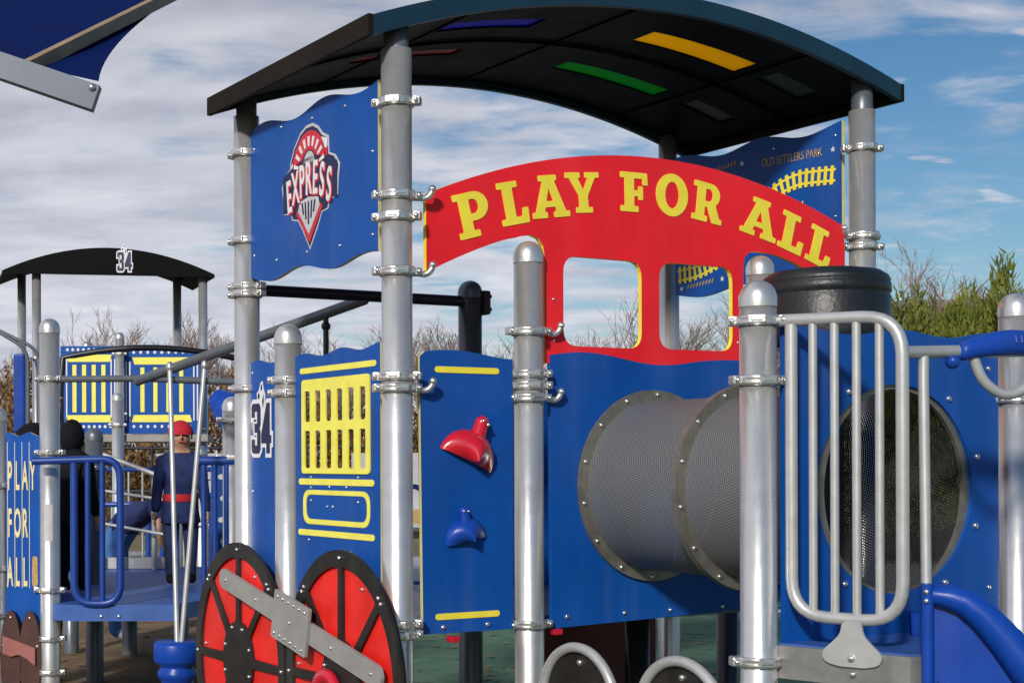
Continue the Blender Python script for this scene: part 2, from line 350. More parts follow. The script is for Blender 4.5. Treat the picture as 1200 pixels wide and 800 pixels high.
CL = {None: clamp_mesh(), 1: clamp_mesh(1), -1: clamp_mesh(-1)}
def post(parent, x, y, top, clamps=(), mat_='silver', cap=True, base=0.0, name='post', rot=0.0, r=PR):
    b = MB(); b.lathe([(r, base), (r, top), (0.0002, top)], 32)
    o = b.build(name, M[mat_], parent); o.location = (x, y, 0)
    if cap: MB().lathe(dome(top, r), 32).build('post_cap', M[mat_], o)
    for c in clamps:
        z, arm, cr = (c if isinstance(c, tuple) else (c, None, rot))
        q = obj('clamp', CL[arm], o, (0, 0, z), (0, 0, cr))
        if r != PR: q.scale = (r / PR,) * 3
    return o

# ------------------------------------------------------------------ ground
def sheet(name, pts, z, m, kind='structure'):
    me = bpy.data.meshes.new(name); me.from_pydata([(x, y, z) for x, y in pts], [], [tuple(range(len(pts)))]); me.materials.append(m); me.update()
    return tag(obj(name, me), kind=kind)
sheet('ground', [(-900, -60), (900, -60), (900, 2200), (-900, 2200)], -0.02, M['earth'])
sheet('rubber_surfacing', [(-9, -3), (0.6, -3), (0.9, 8), (0.4, 13), (-0.6, 24), (-9, 26)], 0.0, M['rubber'])
sheet('turf', [(0.55, -3), (9, -3), (9, 15), (0.1, 15.5), (0.42, 13), (0.92, 8)], 0.004, M['turf'])
sheet('concrete_path', [(-12, 26), (-0.55, 24), (0.0, 15.5), (12, 15), (14, 21), (0, 25), (-12, 29)], -0.01, M['concrete'])

# ------------------------------------------------------------------ train play structure (own axes: x along the sign side, y back, z up)
TH = 0.49157
T = tag(empty('train_play_structure', (0.4094, 6.0, 0), TH), 'blue and red train play structure with arched black roof and silver posts', 'playground')
pA = post(T, 0, 1.397, 3.30, [(3.118, None, R(-62)), (2.688, None, R(-62)), (2.462, None, R(-62)), (2.424, None, R(-62)), (1.957, None, R(-62))], cap=False)
pB = post(T, 0, 0, 3.284, [(3.069, None, R(-45)), (2.687, 1, R(-18)), (2.599, None, R(-45)), (2.375, 1, R(-18)), (1.945, None, R(-45)), (1.897, 1, R(-18)), (0.93, None, R(-30)), (0.885, None, R(-20))], cap=False)
pC = post(T, 2.74, 0, 3.335, [(3.15, None, R(-30)), (2.712, -1, 0), (2.659, None, R(-30))], cap=False)
pD = post(T, 2.74, 1.397, 3.33, [(3.1, None, 0)], cap=False)
pE = post(T, 0, 0.961, 2.18, [(1.978, None, R(-55)), (1.918, None, R(-55))])
pF = post(T, 0.670, 0, 2.485, [(2.155, 1, R(-10)), (1.972, -1, R(-20)), (1.922, None, R(-20)), (1.868, 1, R(-10)), (0.891, None, R(-12))])
pG = post(T, 2.04, 0, 2.51, [1.95, 0.9])
pH = post(T, 0.681, -1.313, 2.172, [(2.089, None, R(-48)), (1.878, None, R(-20)), (0.887, None, R(-25))])
pI = post(T, 2.01, -1.369, 2.19, [(2.07, None, R(-20)), (1.835, None, R(-20))])
pJ = post(T, 1.339, 1.397, 2.505, [], 'greypipe')
b = MB(); b.box((0, 0, 0), (0.05, 0.10, 0.13), 0, None, 0.012); b.ball((0.03, -0.03, 0.035), 0.012); b.ball((0.03, -0.03, -0.035), 0.012)
o = b.build('bracket', M['dark'], pJ); o.location = (0.065, -0.02, 2.445)
for x, y, tp in ((2.02, 0.85, 0.88), (3.3, 1.5, 0.72), (2.04, 1.397, 0.88), (0.67, 1.397, 0.88)):
    post(T, x, y, tp, [], 'dark', False)
for p, x, y, z0 in ((pA, 0, 1.397, 3.30), (pB, 0, 0, 3.284), (pC, 2.74, 0, 3.335), (pD, 2.74, 1.397, 3.33)):
    t = (x - 1.37) / 1.54; zr = 3.615 + 0.045 * t - 0.27 * t * t + 0.03
    MB().lathe([(0.052, z0 - 0.01), (0.052, zr + 0.015), (0.0002, zr + 0.015)], 20).build('roof_bracket', M['greypipe'], p)
# beam along the back
MB().tube([(0.03, 1.397, 2.447), (1.30, 1.397, 2.452)], 0.029, 14).build('beam', M['dark'], T)
# ---- roof
def zb(x): t = (x - 1.37) / 1.54; return 3.615 + 0.045 * t - 0.27 * t * t
X0, X1, Y0, Y1 = -0.165, 2.915, -0.06, 1.425
sky_rows = {'blue skylight': (0.44, 0.98, 0.26, 0.41), 'yellow skylight': (1.62, 2.30, 0.26, 0.43), 'green skylight': (1.59, 2.28, 0.87, 1.01),
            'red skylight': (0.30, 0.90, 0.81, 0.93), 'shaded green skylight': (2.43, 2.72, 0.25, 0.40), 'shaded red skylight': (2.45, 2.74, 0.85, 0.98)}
def roof():
    xs = sorted(set([X0 + (X1 - X0) * k / 44 for k in range(45)] + [v for q in sky_rows.values() for v in q[:2]]))
    ys = sorted(set([Y0, Y1] + [v for q in sky_rows.values() for v in q[2:]]))
    b = MB(); zoff = 0.032; v = []; f = []
    for x in xs:
        for y in ys: v += [(x, y, zb(x) + zoff), (x, y, zb(x) + zoff + 0.028)]
    m = len(ys)
    solid = lambda i, j: not any(q[0] - 1e-6 <= (xs[i] + xs[i + 1]) / 2 <= q[1] + 1e-6 and q[2] < (ys[j] + ys[j + 1]) / 2 < q[3] for q in sky_rows.values())
    for i in range(len(xs) - 1):
        for j in range(m - 1):
            if not solid(i, j): continue
            q = [(i * m + j) * 2, ((i + 1) * m + j) * 2, ((i + 1) * m + j + 1) * 2, (i * m + j + 1) * 2]
            f.append(tuple(q[::-1])); f.append(tuple(k + 1 for k in q))
    b.add(v, f)
    ro = b.build('roof', M['roofdark'], T)
    def fas(y0, y1, name):
        b = MB(); v = []; f = []; n = 40
        for k in range(n + 1):
            x = X0 + (X1 - X0) * k / n; z = zb(x)
            v += [(x, y0, z), (x, y1, z), (x, y1, z + 0.083), (x, y0, z + 0.083)]
        for k in range(n):
            for e in range(4): f.append((k * 4 + e, k * 4 + (e + 1) % 4, k * 4 + 4 + (e + 1) % 4, k * 4 + 4 + e))
        f += [(0, 3, 2, 1), tuple(n * 4 + e for e in range(4))]
        b.add(v, f); return b.build(name, M['fascia'], ro)
    fas(Y0 - 0.03, Y0, 'front_trim'); fas(Y1, Y1 + 0.03, 'rear_trim')
    for x, s in ((X0, -1), (X1, 1)):
        z = zb(x); MB().box((x + s * 0.012, (Y0 + Y1) / 2, z + 0.041), (0.022, Y1 - Y0 + 0.062, 0.086)).build('end_trim', M['endtrim'], ro)
    for x in (0.42, 1.30, 2.36):        # rolled seams across the underside
        MB().box((x, (Y0 + Y1) / 2, zb(x) + 0.029), (0.010, Y1 - Y0 - 0.01, 0.008)).build('roof_seam', M['roofdark'], ro)
    for y in (0.62,):
        MB().tube([(X0 + (X1 - X0) * k / 30, y, zb(X0 + (X1 - X0) * k / 30) + 0.024) for k in range(31)], 0.007, 8).build('roof_rib', M['roofdark'], ro)
    cols = {'blue': (0.012, 0.03, 0.45), 'yellow': (0.88, 0.58, 0.015), 'green': (0.012, 0.36, 0.08), 'red': (0.40, 0.012, 0.01)}
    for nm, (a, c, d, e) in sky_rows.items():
        cname = nm.split()[-2]; dim = 'shaded' in nm  # dim panes: missing daylight painted in as a darker colour
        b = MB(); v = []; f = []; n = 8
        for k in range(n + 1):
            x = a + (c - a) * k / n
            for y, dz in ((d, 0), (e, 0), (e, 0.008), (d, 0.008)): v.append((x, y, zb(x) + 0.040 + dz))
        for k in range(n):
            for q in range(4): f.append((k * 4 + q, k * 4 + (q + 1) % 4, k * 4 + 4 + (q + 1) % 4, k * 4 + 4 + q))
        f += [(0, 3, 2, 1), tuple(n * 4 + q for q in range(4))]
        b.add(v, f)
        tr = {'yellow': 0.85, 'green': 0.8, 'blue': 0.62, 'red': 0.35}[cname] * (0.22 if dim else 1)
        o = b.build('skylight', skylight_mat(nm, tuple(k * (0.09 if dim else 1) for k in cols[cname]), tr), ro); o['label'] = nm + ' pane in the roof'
roof()
# ---- upper panel with the round crest (between posts A and B)
pS = planeS(0.0)
def side(pts): return [(-y, z) for y, z in pts]
ex = side([(1.335, 3.235)]) + [(-1.33 + 1.20 * k / 40, 3.212 - 0.02 * k / 40 + 0.022 * math.sin(2 * pi * 2.0 * k / 40)) for k in range(41)]
ex += [(-0.13 - 1.20 * k / 40, 2.462 + 0.022 * k / 40 + 0.02 * math.sin(2 * pi * 2.0 * k / 40 + 0.6)) for k in range(41)]
xp = flat('crest_panel', [ex[1:]], 0.02, pS, 0, M['blue'], M['edge'], T)
for y, z in ((1.29, 3.12), (1.29, 2.6), (1.0, 3.17), (0.7, 3.15), (0.4, 3.14), (0.17, 3.1), (0.17, 2.9), (0.17, 2.55), (0.45, 2.54), (0.75, 2.55), (1.05, 2.55)): bolt(xp, pS, -y, z, 0.010, 0.7)
# crest: art coordinates, x in -0.25..0.25, y in -0.26..0.26
cx0, cz0 = -0.722, 2.842
def crest():
    def sh(pts): return [(cx0 + x, cz0 + y) for x, y in pts]
    def lay(name, polys, m, k): flat(name, [sh(p) for p in polys], 0.002, pS, 0.011 + 0.0022 * k, m, None, xp)
    outer = [(0, -0.285), (0.075, -0.19), (0.115, -0.13), (0.17, -0.125), (0.185, -0.09), (0.255, -0.075), (0.262, 0.0), (0.275, 0.06), (0.235, 0.105), (0.18, 0.125), (0.175, 0.2), (0.12, 0.225),
             (0.08, 0.262), (0.03, 0.285), (-0.03, 0.285), (-0.09, 0.262), (-0.15, 0.205), (-0.19, 0.14), (-0.19, 0.115), (-0.235, 0.09), (-0.275, 0.04), (-0.262, -0.02), (-0.26, -0.09), (-0.185, -0.10), (-0.17, -0.13), (-0.115, -0.14), (-0.07, -0.19)]
    sc = lambda k: [(x * k, y * k) for x, y in outer]
    lay('crest_border', [sc(1.0)], M['lgrey'], 0); lay('crest_field', [sc(0.95)], M['navy'], 1)
    arc = lambda r, a0, a1, n=16, ry=1.0: ell((0, 0.07), r, r * ry, n, a0, a1)
    lay('crest_arch', [arc(0.165, R(8), R(172), 18, 1.12) + arc(0.082, R(172), R(8), 14, 1.2)], M['printred'], 2)
    lay('crest_window', [arc(0.062, R(0), R(180), 14, 1.5)], M['lgrey'], 2)
    for k in range(9):
        a = R(16 + 148 * k / 8); c = Vector((0.125 * math.cos(a), 0.07 + 0.137 * math.sin(a))); d = Vector((math.cos(a), math.sin(a))) * 0.022; n = Vector((-d.y, d.x)) * 0.45
        lay('crest_letter', [[tuple(c + d + n), tuple(c - d + n * 0.7), tuple(c - d - n * 0.7), tuple(c + d - n)]], M['white'], 3)
    lay('crest_flag', [[(0.118, 0.205), (0.168, 0.19), (0.168, 0.15), (0.128, 0.15)]], M['white'], 2)
    lay('crest_flag_stripe', [[(0.13, 0.147), (0.168, 0.147), (0.168, 0.112), (0.142, 0.112)]], M['printred'], 2)
    lay('crest_star', [[(-0.165 + 0.018 * (1 if k % 2 == 0 else 0.42) * math.sin(k * pi / 5), 0.118 + 0.018 * (1 if k % 2 == 0 else 0.42) * math.cos(k * pi / 5)) for k in range(10)]], M['white'], 2)
    lay('crest_band', [ell((0, -0.40), 0.56, 0.535, 18, R(63), R(117)) + ell((0, -0.46), 0.52, 0.425, 18, R(119), R(61))], M['navy'], 2)
    w = 0.063
    for k, ch in enumerate('EXPRESS'):
        x = (k - 3) * w; y0 = -0.030 + 0.07 * (1 - (x / 0.21) ** 2)
        for col, o_, lz, tk in (('printred', 0.007, 3, 0.010), ('white', 0.0, 4, 0.006)):
            me = text2d(ch, 0.16, 0.002, 'CENTER', 0.60, tk * 0.45); ang = -x * 0.55
            ys = [v.co.y for v in me.vertices]; c = (max(ys) + min(ys)) / 2
            for v in me.vertices:
                vx, vy = v.co.x, (v.co.y - c) * 1.32
                v.co.x = cx0 + x + vx * math.cos(ang) - vy * math.sin(ang) + o_; v.co.y = cz0 + y0 + vx * math.sin(ang) + vy * math.cos(ang) - o_
            flat('crest_letter', None, 0, pS, 0.011 + 0.0022 * lz, M[col], None, xp, me)
    lay('crest_point', [[(0.0, -0.255), (0.125, -0.105), (0.10, -0.085), (-0.10, -0.085), (-0.125, -0.105)]], M['printred'], 2)
    lay('crest_grille', [[(0.0, -0.215), (0.10, -0.10), (0.088, -0.058), (0.0, -0.045), (-0.088, -0.058), (-0.10, -0.10)]], M['lgrey'], 3)
    for k in range(-2, 3):
        lay('crest_bar', [bar(k * 0.03, -0.07, k * 0.024, -0.165 + abs(k) * 0.025, 0.011)], M['navy'], 4)
crest()
def emblem34(parent, pl, x, y, h, off, k=1.0):
    """white edged 34 with a small figure on top"""
    s = h / 0.32
    D3 = [(0, .06), (.08, 0), (.5, 0), (.6, .08), (.6, .43), (.53, .5), (.6, .57), (.6, .92), (.5, 1), (.08, 1), (0, .94), (0, .72), (.21, .72), (.21, .84), (.38, .84), (.38, .6), (.2, .6), (.2, .42), (.38, .42), (.38, .16), (.21, .16), (.21, .28), (0, .28)]
    D4 = [(.34, 0), (.56, 0), (.56, .2), (.66, .2), (.66, .36), (.56, .36), (.56, 1), (.36, 1), (0, .38), (0, .2), (.34, .2)]
    def grow(q, d):
        out = []; n_ = len(q)
        for a in range(n_):
            p0, p1, p2 = Vector(q[a - 1]), Vector(q[a]), Vector(q[(a + 1) % n_]); e0 = (p1 - p0).normalized(); e1 = (p2 - p1).normalized()
            nn = Vector((e0.y + e1.y, -e0.x - e1.x)); nn = nn / max(0.35, nn.length_squared / 2); out.append(tuple(p1 + nn * d))
        return out
    for q, dx in ((D3, -0.098), (D4, 0.004)):
        for m_, gr_, lay in (('white', 0.085, 0.0), ('navy', 0.0, 0.0022)):
            pts = [(x + (dx + a * 0.155) * s * k, y + (-0.155 + c * 0.235) * s) for a, c in grow(q, gr_)]
            flat('emblem_digit', [pts], 0.002, pl, off + 0.0024 + lay + (0.0005 if q is D4 else 0), M[m_], None, parent)
    fig = [(-0.045, 0.085), (-0.05, 0.13), (-0.03, 0.14), (-0.012, 0.175), (0.008, 0.185), (0.018, 0.15), (0.035, 0.12), (0.035, 0.07), (0.012, -0.02), (-0.03, 0.05)]
    flat('emblem_figure', [[(x + a * s * k, y + c * s) for a, c in fig]], 0.002, pl, off - 0.0022 + 0.0022, M['white'], None, parent)
    for pts in ([(-0.035, 0.10), (-0.036, 0.125), (-0.022, 0.128), (-0.018, 0.105)], [(-0.006, 0.16), (0.004, 0.17), (0.008, 0.145), (-0.004, 0.14)], [(0.008, 0.085), (0.02, 0.12), (0.024, 0.09), (0.016, 0.06)]):
        flat('emblem_figure', [[(x + a * s * k, y + c * s) for a, c in pts]], 0.002, pl, off + 0.0022, M['navy'], None, parent)
# ---- side panels below: grille panel and numbered panel
gp = side([]) + [(-0.872 + 0.755 * k / 36, 2.078 + 0.008 * k / 36 + 0.011 * math.sin(2 * pi * 2.2 * k / 36)) for k in range(37)] + [(-0.117, 0.86), (-0.872, 0.86)]
slots = []
for i in range(6):
    xs_ = -0.745 + i * 0.0985
    for z0, z1 in ((1.795, 1.915), (1.585, 1.735)):
        slots.append(r2([(xs_ - 0.025, z0 - 0.02), (xs_ + 0.025, z0 - 0.02), (xs_ + 0.025, z1), (xs_ - 0.025, z1)], 0.012, 3))
gpan = flat('grille_panel', [gp, [(-0.79, 1.955), (-0.205, 1.955), (-0.205, 1.555), (-0.79, 1.555)]], 0.02, pS, 0, M['blue'], M['edge'], T)
frame = r2([(-0.800, 1.967), (-0.196, 1.967), (-0.196, 1.541), (-0.800, 1.541)], 0.02)
flat('grille', [frame] + slots, 0.007, pS, 0.0138, M['lemon'], M['yellow'], gpan)
for x0, z0, x1, z1, t in ((-0.81, 2.009, -0.16, 2.009, 0.026), (-0.822, 1.504, -0.18, 1.504, 0.028), (-0.828, 1.273, -0.177, 1.273, 0.027)):
    flat('stripe', [bar(x0, z0, x1, z1, t)], 0.002, pS, 0.0115, M['lemon'], None, gpan)
oo = r2([(-0.795, 1.467), (-0.20, 1.467), (-0.20, 1.312), (-0.795, 1.312)], 0.06); ii = r2([(-0.765, 1.446), (-0.225, 1.446), (-0.225, 1.335), (-0.765, 1.335)], 0.045)
flat('stripe_loop', [oo, ii], 0.002, pS, 0.0115, M['lemon'], None, gpan)
for y, z in ((0.80, 1.88), (0.72, 1.525), (0.30, 1.527), (0.72, 1.478), (0.55, 1.483), (0.40, 1.483), (0.72, 1.42), (0.57, 1.395), (0.52, 1.395), (0.30, 1.42), (0.74, 1.24), (0.55, 1.19), (0.36, 1.20), (0.22, 1.06), (0.84, 1.0), (0.6, 1.1)):
    bolt(gpan, pS, -y, z, 0.010, 0.62)
np_ = [(-1.335 + 0.30 * k / 14, 2.078 + 0.010 * math.sin(2 * pi * k / 14)) for k in range(15)] + [(-1.035, 0.86), (-1.335, 0.86)]
npan = flat('number_panel', [np_], 0.02, pS, 0, M['blue'], M['edge'], T)
emblem34(npan, pS, -1.215, 1.795, 0.33, 0.0115, 1.0)
for y, z in ((1.31, 2.03), (1.31, 1.45), (1.06, 1.44), (1.07, 2.02)): bolt(npan, pS, -y, z, 0.010, 0.7)
# ---- front side panels
pF_ = planeF(0.0)
mp = [(0.103, 2.03)] + [(0.13 + 0.43 * k / 20, 2.045 + 0.016 * math.sin(pi * (0.1 + 0.9 * k / 20) * 1.35)) for k in range(21)] + [(0.578, 2.03), (0.578, 0.875), (0.118, 0.878)]
mpan = flat('toy_panel', [mp], 0.02, pF_, 0, M['blue'], M['edge'], T)
for z in (1.978, 0.947): flat('stripe', [bar(0.19, z, 0.492, z, 0.026)], 0.002, pF_, 0.0115, M['yellow'], None, mpan)
for x in (0.215, 0.44): bolt(mpan, pF_, x, 0.903, 0.010)
def bubble(x, z, s, rot, m, name):
    b = MB()
    prof = [(0.13, 0.0), (0.128, 0.02), (0.112, 0.05), (0.08, 0.075), (0.04, 0.088), (0.0002, 0.092)]
    n = 24; v = []; f = []; k = len(prof)
    for i in range(n + 1):                  # half dome: flat lower edge
        a = pi * i / n
        for r, h in prof: v.append((r * math.cos(a), r * math.sin(a) * 0.95, h * (0.35 + 0.65 * math.sin(a))))
    for i in range(n):
        for j in range(k - 1): f.append((i * k + j, (i + 1) * k + j, (i + 1) * k + j + 1, i * k + j + 1))
    b.add(v, f, 0, True)
    b.tube([(0, 0.08, 0.018), (0.0, 0.125, 0.022), (0.0, 0.155, 0.020)], 0.03, 12, 0, True, False, None, [0.038, 0.030, 0.028])
    b.ball((0, 0.162, 0.02), 0.029, 0, 12)
    b.ball((0.014, 0.16, 0.046), 0.008, 1, 8); b.ball((-0.012, 0.165, 0.045), 0.008, 1, 8)
    o = b.build(name, [m, M['bolt']], mpan)
    o.matrix_local = pF_ @ Matrix.Translation((x, z, 0.010)) @ Matrix.Rotation(rot, 4, 'Z') @ Matrix.Diagonal((s, s, s, 1))
bubble(0.332, 1.595, 1.08, R(-23), M['redp'], 'spinner'); bubble(0.333, 1.258, 0.80, R(11), M['bluep'], 'spinner')
bp = [(0.778 + 1.185 * k / 40, 2.052 + 0.022 * math.sin(2 * pi * (0.03 + 1.35 * k / 40)) * (1 if k < 30 else 0.6)) for k in range(41)] + [(1.963, 0.892), (0.785, 0.865)]
HC = (1.355, 1.482)
bpan = flat('tunnel_panel', [bp, ell(HC, 0.385, 0.385, 56)], 0.02, pF_, 0, M['blue'], M['blue'], T)
for x in (0.865, 1.19, 1.46, 1.78): bolt(bpan, pF_, x, 0.912, 0.010)
# ---- right panel with the tunnel mouth
pR = planeF(-1.345)
rp = [(0.765 + 1.155 * k / 40, 2.060 + 0.018 * k / 40 + 0.012 * math.sin(2 * pi * (0.1 + 2.2 * k / 40))) for k in range(41)] + [(1.92, 0.90), (0.765, 0.90)]
rpan = flat('tunnel_mouth_panel', [rp, ell((1.347, 1.487), 0.420, 0.390, 56)], 0.02, pR, 0, M['blue'], M['blue'], T)
for k in range(10):
    a = 2 * pi * (k + 0.45) / 10; bolt(rpan, pR, 1.347 + 0.462 * math.cos(a), 1.487 + 0.432 * math.sin(a), 0.010, 1.15)
for x in (1.86,):
    for z in (1.95, 1.1): bolt(rpan, pR, x, z, 0.010, 0.9)
# ---- tunnel of perforated steel
def tunnel():
    n = 96; L_ = 1.335; v = []; f = []; uv = []; me = bpy.data.meshes.new('tunnel'); k = 8; rr = 0.383
    for j in range(k + 1):
        y = -0.005 - L_ * j / k
        for i in range(n):
            a = 2 * pi * i / n; v.append((HC[0] + rr * math.cos(a), y, HC[1] + rr * math.sin(a)))
    for j in range(k):
        for i in range(n):
            f.append((j * n + i, j * n + (i + 1) % n, (j + 1) * n + (i + 1) % n, (j + 1) * n + i))   # faces out
            c = 2 * pi * rr / n; y0 = L_ * j / k; y1 = L_ * (j + 1) / k; uv += [(i * c, y0), ((i + 1) * c, y0), ((i + 1) * c, y1), (i * c, y1)]
    me.from_pydata(v, [], f); ul = me.uv_layers.new(name='UVMap')
    # turn the hole grid so its rows run diagonally
    ca, sa = math.cos(R(28)), math.sin(R(28))
    for i, (a, c) in enumerate(uv): ul.data[i].uv = (a * ca - c * sa, a * sa + c * ca)
    for p in me.polygons: p.use_smooth = True
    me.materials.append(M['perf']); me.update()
    t = obj('tunnel', me, T)
    for y, wd_ in ((-0.013, 1), (-0.60, 2), (-1.325, 1)):
        b = MB(); h = 0.008 * wd_
        ring = [(0.378, -h), (0.432, -h), (0.432, h), (0.378, h), (0.378, -h)]
        b.lathe(ring, 72, 0, None, False)
        o = b.build('flange', M['flange'], t); o.location = (HC[0], y - h, HC[1]); o.rotation_euler = (R(90), 0, 0)
        if y < -1: continue
        pl = planeF(y - 2 * h)
        for q in range(14): bolt(t, pl, HC[0] + 0.412 * math.cos(2 * pi * (q + 0.4) / 14), HC[1] + 0.412 * math.sin(2 * pi * (q + 0.4) / 14), 0.0, 0.95)
    return t
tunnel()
# ---- red sign
def slab_letters():
    G = {}
    G['L'] = [[(0, 0), (.70, 0), (.72, .36), (.57, .36), (.54, .17), (.38, .17), (.38, .85), (.52, .85), (.52, 1), (0, 1), (0, .85), (.12, .85), (.12, .15), (0, .15)]]
    G['P'] = [[(0, 0), (.52, 0), (.52, .15), (.38, .15), (.38, .36)] + ell((.5, .68), .34, .32, 16, -pi / 2, pi / 2) + [(0, 1), (0, .85), (.12, .85), (.12, .15), (0, .15)], [(.38, .52)] + ell((.47, .68), .13, .16, 10, -pi / 2, pi / 2) + [(.38, .84)]]
    G['A'] = [[(0, 0), (.40, 0), (.40, .14), (.33, .14), (.36, .25), (.62, .25), (.65, .14), (.57, .14), (.57, 0), (1, 0), (1, .14), (.9, .14), (.655, .86), (.72, .86), (.72, 1), (.24, 1), (.24, .86), (.34, .86), (.09, .14), (0, .14)], [(.40, .39), (.58, .39), (.49, .70)]]
    G['Y'] = [[(.26, 0), (.74, 0), (.74, .14), (.62, .14), (.62, .42), (.86, .86), (.98, .86), (.98, 1), (.57, 1), (.57, .86), (.65, .86), (.50, .56), (.36, .86), (.43, .86), (.43, 1), (0, 1), (0, .86), (.11, .86), (.36, .42), (.36, .14), (.26, .14)]]
    G['F'] = [[(0, 0), (.50, 0), (.50, .15), (.38, .15), (.38, .40), (.50, .40), (.50, .31), (.63, .31), (.63, .66), (.50, .66), (.50, .55), (.38, .55), (.38, .85), (.62, .85), (.62, .69), (.77, .69), (.75, 1), (0, 1), (0, .85), (.12, .85), (.12, .15), (0, .15)]]
    G['O'] = [ell((.46, .5), .46, .53, 36), ell((.46, .5), .20, .33, 28)]
    G['R'] = [[(0, 0), (.48, 0), (.48, .15), (.38, .15), (.38, .38), (.46, .38), (.64, .0), (.94, 0), (.94, .14), (.86, .14), (.72, .44)] + ell((.52, .70), .31, .30, 14, R(-48), pi / 2) + [(0, 1), (0, .85), (.12, .85), (.12, .15), (0, .15)], [(.38, .53)] + ell((.49, .69), .12, .155, 10, -pi / 2, pi / 2) + [(.38, .845)]]
    return G
def top_z(x): t = (x - 1.40) / 1.26; return 2.972 - 0.022 * (t < 0) * t * t - 0.245 * t * t
def sign():
    xs = [0.139 + (2.605 - 0.139) * k / 50 for k in range(51)]
    pts = [(x, top_z(x)) for x in xs]
    pts += [(2.605, 2.395)] + [(2.60 - (2.60 - 2.03) * k / 12, 2.395 + 0.19 * math.sin(pi / 2 * k / 12)) for k in range(1, 13)]
    pts += [(1.965, 2.582), (1.932, 2.55), (1.925, 2.48), (1.925, 2.02), (0.752, 2.02), (0.752, 2.49), (0.745, 2.53), (0.72, 2.56), (0.68, 2.572), (0.635, 2.566)]
    pts += [(0.60 - 0.46 * k / 14, 2.555 - 0.175 * (k / 14) ** 1.25) for k in range(15)]
    holes = [r2([(0.855, 2.494), (1.300, 2.494), (1.300, 2.100), (0.855, 2.100)], 0.075), r2([(1.405, 2.498), (1.855, 2.502), (1.855, 2.106), (1.405, 2.104)], 0.075)]
    s = flat('sign_panel', [pts] + holes, 0.022, pF_, -0.004, M['red'], M['yellow'], T)
    s['label'] = 'red arched sign panel with yellow slab lettering'
    G = slab_letters()
    # letter: centre x, base z, top z, tilt
    spots = [('P', 0.397, 2.545, 0.176, 0.190, 15), ('L', 0.604, 2.612, 0.150, 0.185, 12.5), ('A', 0.792, 2.655, 0.205, 0.185, 8), ('Y', 0.972, 2.690, 0.190, 0.178, 5.5),
             ('F', 1.258, 2.716, 0.160, 0.178, 1), ('O', 1.478, 2.718, 0.192, 0.185, -2), ('R', 1.69, 2.703, 0.185, 0.182, -7), ('A', 2.015, 2.655, 0.235, 0.185, -12), ('L', 2.222, 2.602, 0.165, 0.185, -15.5), ('L', 2.405, 2.548, 0.165, 0.185, -18)]
    for ch, x, z, wdt, h, a in spots:
        w0 = max(p[0] for q in G[ch] for p in q); c, s_ = math.cos(R(a)), math.sin(R(a)); polys = []
        for q in G[ch]:
            rq = r2(q, 0.025, 2) if len(q) < 32 else q
            polys.append([(x + ((p[0] / w0 - 0.5) * wdt) * c - p[1] * h * s_ , z + ((p[0] / w0 - 0.5) * wdt) * s_ + p[1] * h * c) for p in rq])
        flat('letter', polys, 0.003, pF_, 0.009, M['yellow'], None, s)
    for x, z in ((0.80, 2.30), (0.80, 2.12), (1.89, 2.15)): bolt(s, pF_, x, z, 0.007, 0.7)
sign()
# ---- rear panel with the railway drawing (between posts C and D), faces inwards
pT = planeS(2.72)
tp = [(-1.30 + 1.20 * k / 40, 3.318 - 0.028 * k / 40 + 0.022 * math.sin(2 * pi * (0.15 + 2.0 * k / 40))) for k in range(41)] + [(-0.10, 2.50)] + [(-0.10 - 1.2 * k / 40, 2.535 + 0.018 * math.sin(2 * pi * (0.1 + 2.0 * k / 40))) for k in range(1, 41)]
tpan = flat('map_panel', [tp], 0.02, pT, 0, M['blue'], M['edge'], T)
def track(pts, parent, n):
    P = rpath([(a, c, 0) for a, c in pts], 0.3, 10)
    L_ = [Vector((p.x, p.y)) for p in P]; ds = [0]
    for i in range(1, len(L_)): ds.append(ds[-1] + (L_[i] - L_[i - 1]).length)
    def at(s):
        for i in range(1, len(L_)):
            if ds[i] >= s: k = (s - ds[i - 1]) / max(1e-6, ds[i] - ds[i - 1]); return L_[i - 1].lerp(L_[i], k), (L_[i] - L_[i - 1]).normalized()
        return L_[-1], (L_[-1] - L_[-2]).normalized()
    for s in (-1, 1):
        a = []; c = []
        for k in range(41):
            p, d = at(ds[-1] * k / 40); nn = Vector((-d.y, d.x)); a.append(tuple(p + nn * (s * 0.028 + 0.006))); c.append(tuple(p + nn * (s * 0.028 - 0.006)))
        flat('track_rail', [a + c[::-1]], 0.002, pT, 0.0115, M['yellow'], None, parent)
    for k in range(n):
        p, d = at(ds[-1] * (k + 0.5) / n); nn = Vector((-d.y, d.x)) * 0.048; e = d * 0.010
        flat('track_tie', [[tuple(p + nn + e), tuple(p - nn + e), tuple(p - nn - e), tuple(p + nn - e)]], 0.002, pT, 0.0138, M['yellow'], None, parent)
track([(-0.80, 2.86), (-0.62, 2.985), (-0.42, 3.065), (-0.14, 3.04)], tpan, 17)
track([(-1.28, 2.655), (-1.12, 2.66), (-0.95, 2.71), (-0.82, 2.77)], tpan, 12)
flat('map_tree', [[(-0.385, 2.85), (-0.33, 2.85), (-0.355, 2.945)], [(-0.43, 2.78), (-0.30, 2.78), (-0.345, 2.86), (-0.37, 2.86)]], 0.002, pT, 0.0115, M['yellow'], None, tpan)
flat('map_hill', [ell((-0.20, 2.76), 0.07, 0.07, 16)], 0.002, pT, 0.0115, M['yellow'], None, tpan)
flat('map_shrub', [ell((-0.72, 2.78), 0.05, 0.06, 14), ell((-0.63, 2.77), 0.035, 0.05, 12)], 0.002, pT, 0.0115, M['yellow'], None, tpan)
